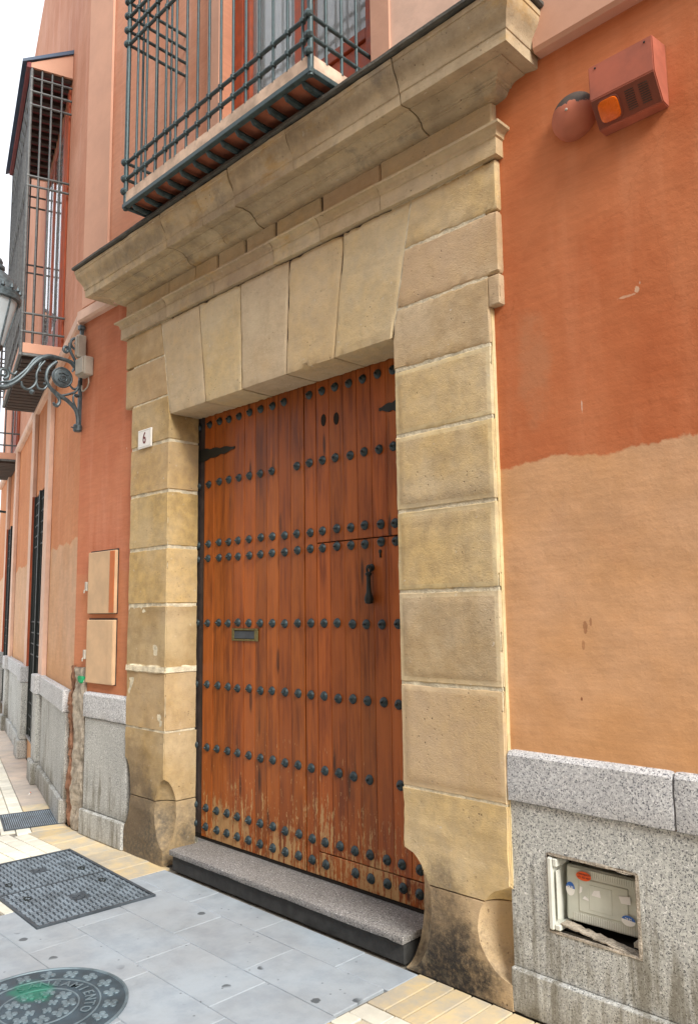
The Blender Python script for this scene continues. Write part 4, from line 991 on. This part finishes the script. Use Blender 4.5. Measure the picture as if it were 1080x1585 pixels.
scroll('scroll', [(-.561, 3.455), (-.545, 3.412), (-.52, 3.407), (-.501, 3.432)], .008)
mk('scroll', tube(P(spiral((-.60, 3.40), .045, 1.3, 4.7)), .010, 8), IRON_L, lp)
for y, z, r in ((-.38, 3.296, .024), (-.02, 3.333, .017), (-.285, 3.379, .012), (-.204, 3.236, .013)):
    mk('flower', lathe([(.004, -r), (r*.7, -r*.6), (r, 0), (r*.7, r*.6), (.004, r)], 9, (LX, y, z), 'x'), IRON_L, lp)
md = mk('medallion', lathe([(.078, -.012), (.084, -.008), (.084, .008), (.076, .014), (.070, .010), (.066, .012), (.004, .014)], 30, (LX, -.143, 3.459), 'x'), IRON_L, lp)
mk('monogram', cat(*[tube(smoothpts([(LX+.016, -.143+y, 3.459+z) for y, z in c], 5), .0045, 6) for c in ([(-.035, .022), (-.01, .034), (.03, .026), (.044, .03)], [(-.012, .034), (-.02, .0), (-.008, -.034), (.02, -.038)], [(-.02, .0), (.01, .008), (.03, -.004), (.024, -.03)], [(-.04, -.02), (-.02, -.034), (.01, -.02)])]), IRON_L, md)
mk('leaf', cat(*[tube(smoothpts([(LX, y, z), (LX+.01, y+dy*.5, z+.02), (LX, y+dy, z+.01)], 4), [.003, .006, .007, .008, .008, .007, .005, .003, .001], 6) for y, z, dy in ((-.30, 3.585, .05), (-.34, 3.562, .045), (-.378, 3.52, .04), (-.41, 3.47, .04))]), IRON_L, lp)
# lantern carried at the end of the arm
LY = -.70
mk('lantern_stem', cat(lathe([(.03, 3.25), (.045, 3.29), (.025, 3.34), (.02, 3.44), (.035, 3.50), (.06, 3.55), (.085, 3.585)], 14, (LX, LY, 0), 'z')), IRON_L, lp)
lgt = mk('lantern_glass', lathe([(.085, 3.59), (.175, 3.93)], 16, (LX, LY, 0), 'z'), LGLASS, lp)
for k in range(8):
    a_ = 2*math.pi*(k+.5)/8; bar('lantern_rib', (LX+.088*math.cos(a_), LY+.088*math.sin(a_), 3.585), (LX+.178*math.cos(a_), LY+.178*math.sin(a_), 3.935), .007, IRON_L, lp)
mk('lantern_hood', lathe([(.178, 3.93), (.198, 3.935), (.20, 3.965), (.185, 3.975), (.188, 4.0), (.178, 4.012), (.165, 4.06), (.13, 4.12), (.085, 4.16), (.06, 4.17), (.075, 4.19), (.075, 4.21), (.05, 4.22), (.06, 4.245), (.05, 4.27), (.02, 4.29), (.012, 4.34), (.002, 4.36)], 24, (LX, LY, 0), 'z'), IRON_L, lp)
for k in range(16):
    a_ = 2*math.pi*k/16
    mk('crest_leaf', lathe([(.004, 0), (.016, .012), (.012, .028), (.003, .046)], 6, (LX+.186*math.cos(a_), LY+.186*math.sin(a_), 3.998), 'z'), IRON_L, lp)
jb = thing('junction_box', 'grey plastic cable junction box on the wall by the lamp bracket', 'junction box', (-5.72, .03, 3.55))
mk('box', bbox(-5.80, -5.66, -.045, YW, 3.475, 3.625, .008), JBOX, jb)
mk('lid', bbox(-5.793, -5.667, -.058, -.0455, 3.485, 3.615, .006), JBOX, jb)
mk('cable', tube(smoothpts([(-5.70, .01, 3.475), (-5.70, .015, 3.42), (-5.74, .018, 3.385), (-5.80, .012, 3.37), (-5.81, .012, 3.42)], 6), .006, 6), JBOX, jb)
jb2 = thing('fuse_box', 'narrow grey plastic fuse box above the junction box on the lamp bracket', 'fuse box', (-5.80, .0, 3.7))
mk('box', bbox(-5.812, -5.765, -.052, .02, 3.635, 3.825, .006), JBOX, jb2)
mk('cover', bbox(-5.806, -5.771, -.060, -.0525, 3.65, 3.81, .004), JBOX, jb2)

# ================================================================ IRON COVERS IN THE PAVING
rc = thing('inspection_cover', 'large rectangular iron cover with basket pattern beside the door', 'manhole cover', (-4.69, -.60, .0075), None, I4, R(-3))
RCF = WM[rc]
mk('frame', xf(cat(bbox(-.60, .60, -.335, -.318, -.02, .004, .002), bbox(-.60, .60, .318, .335, -.02, .004, .002), bbox(-.60, -.583, -.3175, .3175, -.02, .004, .002), bbox(.583, .60, -.3175, .3175, -.02, .004, .002), bbox(-.006, .006, -.3175, .3175, -.02, .002, .001)), RCF), CAST, rc)
mk('plate', xf(cat(box(-.582, -.008, -.317, .317, -.02, -.006), box(.008, .582, -.317, .317, -.02, -.006)), RCF), CAST, rc)
tr = []
for i in range(36):
    for j in range(20):
        x = -.575+i*.0325+.014; y_ = -.305+j*.0318
        if abs(x) < .012: continue
        if any(abs(x-cx) < .055 and abs(y_-cy) < .05 for cx, cy in ((-.30, .0), (.30, .0))) : continue
        if (i+j) % 2: tr.append(box(x-.013, x+.013, y_-.008, y_+.008, -.0065, .001))
        else: tr.append(box(x-.008, x+.008, y_-.013, y_+.013, -.0065, .001))
mk('tread', xf(cat(*tr), RCF), CAST_T, rc, sharp=0)['kind'] = 'stuff'
for cx in (-.30, .30):
    mk('badge', xf(cat(lathe([(.046, -.007), (.046, .0), (.040, .001), (.038, -.002), (.002, -.002)], 20, (cx, 0, 0), 'z'), xf(text_mesh('S', .07, .0015), Matrix.Translation((cx, 0, .0)))), RCF), CAST, rc, sharp=0)
for cx, cy in ((-.15, .22), (.15, .22), (-.15, -.22), (.15, -.22)):
    mk('lifting_ring', xf(tube([(cx+.026*math.cos(t), cy+.018*math.sin(t), .002) for t in [i*math.pi/8 for i in range(16)]], .004, 6, True), RCF), BLACK, rc)
MX, MY, MR = -3.319, -1.298, .353
rm = thing('round_manhole', 'round patterned iron manhole cover splashed with green paint', 'manhole cover', (MX, MY, 0))
mk('rim', lathe([(MR, -.02), (MR, .006), (MR-.010, .0065), (MR-.012, .002)], 64, (MX, MY, 0), 'z'), CAST_R, rm)
mk('plate', lathe([(MR-.013, -.02), (MR-.014, .003), (.001, .003)], 64, (MX, MY, 0), 'z'), CAST_P, rm)
mk('ring', cat(*[lathe([(r+.004, .0025), (r+.003, .006), (r-.003, .006), (r-.004, .0025)], 56, (MX, MY, 0), 'z') for r in (.155, .24)]), CAST_R, rm)
cr = []
def clover(cx, cy, r):
    parts = []
    for k in range(4):
        a_ = k*math.pi/2+cx*9; parts.append(lathe([(r*.40, .0025), (r*.36, .0075), (.001, .0078)], 7, (cx+r*.62*math.cos(a_), cy+r*.62*math.sin(a_), 0), 'z'))
    parts.append(lathe([(r*.36, .0025), (r*.3, .007), (.001, .0072)], 6, (cx, cy, 0), 'z')); return parts
for rad, n in ((.285, 18), (.115, 9), (.055, 5), (.317, 0)):
    for k in range(n):
        a_ = 2*math.pi*k/n+rad*3; cr += clover(MX+rad*math.cos(a_), MY+rad*math.sin(a_), .034 if rad > .1 else .022)
mk('relief', cat(*cr), CAST_R, rm)['kind'] = 'stuff'
def ringtext(txt, rad, a0, step, size, flip=False):
    for i, ch in enumerate(txt):
        if ch == ' ': continue
        a_ = a0-(step*i if not flip else -step*i)
        mk('letter', xf(text_mesh(ch, size, .001), Matrix.Translation((MX+rad*math.cos(a_), MY+rad*math.sin(a_), .0055)) @ Matrix.Rotation(a_-(math.pi/2 if not flip else -math.pi/2), 4, 'Z')), CAST_R, rm, sharp=0)
ringtext('SANEAMIENTO', .198, R(178), R(14), .062); ringtext('AGUA', .198, R(262), R(14), .062, True)
dr = thing('drain_grate', 'small slotted iron drain grate at the bend of the wall', 'drain grate', (-.36, -.235, 0), None, LFR)
mk('frame', cat(bbox(-.612, -.595, -.445, -.025, -.02, .0075, .002), bbox(-.115, -.098, -.445, -.025, -.02, .0075, .002), bbox(-.594, -.116, -.445, -.43, -.02, .0075, .002), bbox(-.594, -.116, -.04, -.025, -.02, .003, .002)), CAST, dr, LFR)
mk('pit', box(-.594, -.116, -.43, -.04, -.022, .003), DARK, dr, LFR)
V, F = bbox(-.238, .238, -.0042, .0042, -.008, .006, .001); bmz = bpy.data.meshes.new('slat'); bmz.from_pydata(V, [], F); bmz.materials.append(CAST_T)
for i in range(27): copy_piece('slat', bmz, (-.355, -.422+i*.0143, 0), dr, LFR)
V, F = bbox(-.004, .004, -.004, .004, 0, .006, .001)
bt = thing('cigarette_butt', 'crumpled cigarette butt on the pale paving by the side wall', 'litter', (-1.25, -.16, .002), None, LFR)
mk('stub', tube([(-1.25, -.16, .008), (-1.29, -.15, .007)], .006, 8), PAPER, bt, LFR); mk('filter', tube([(-1.29, -.15, .007), (-1.315, -.144, .008)], .0065, 8), ORANGE, bt, LFR)
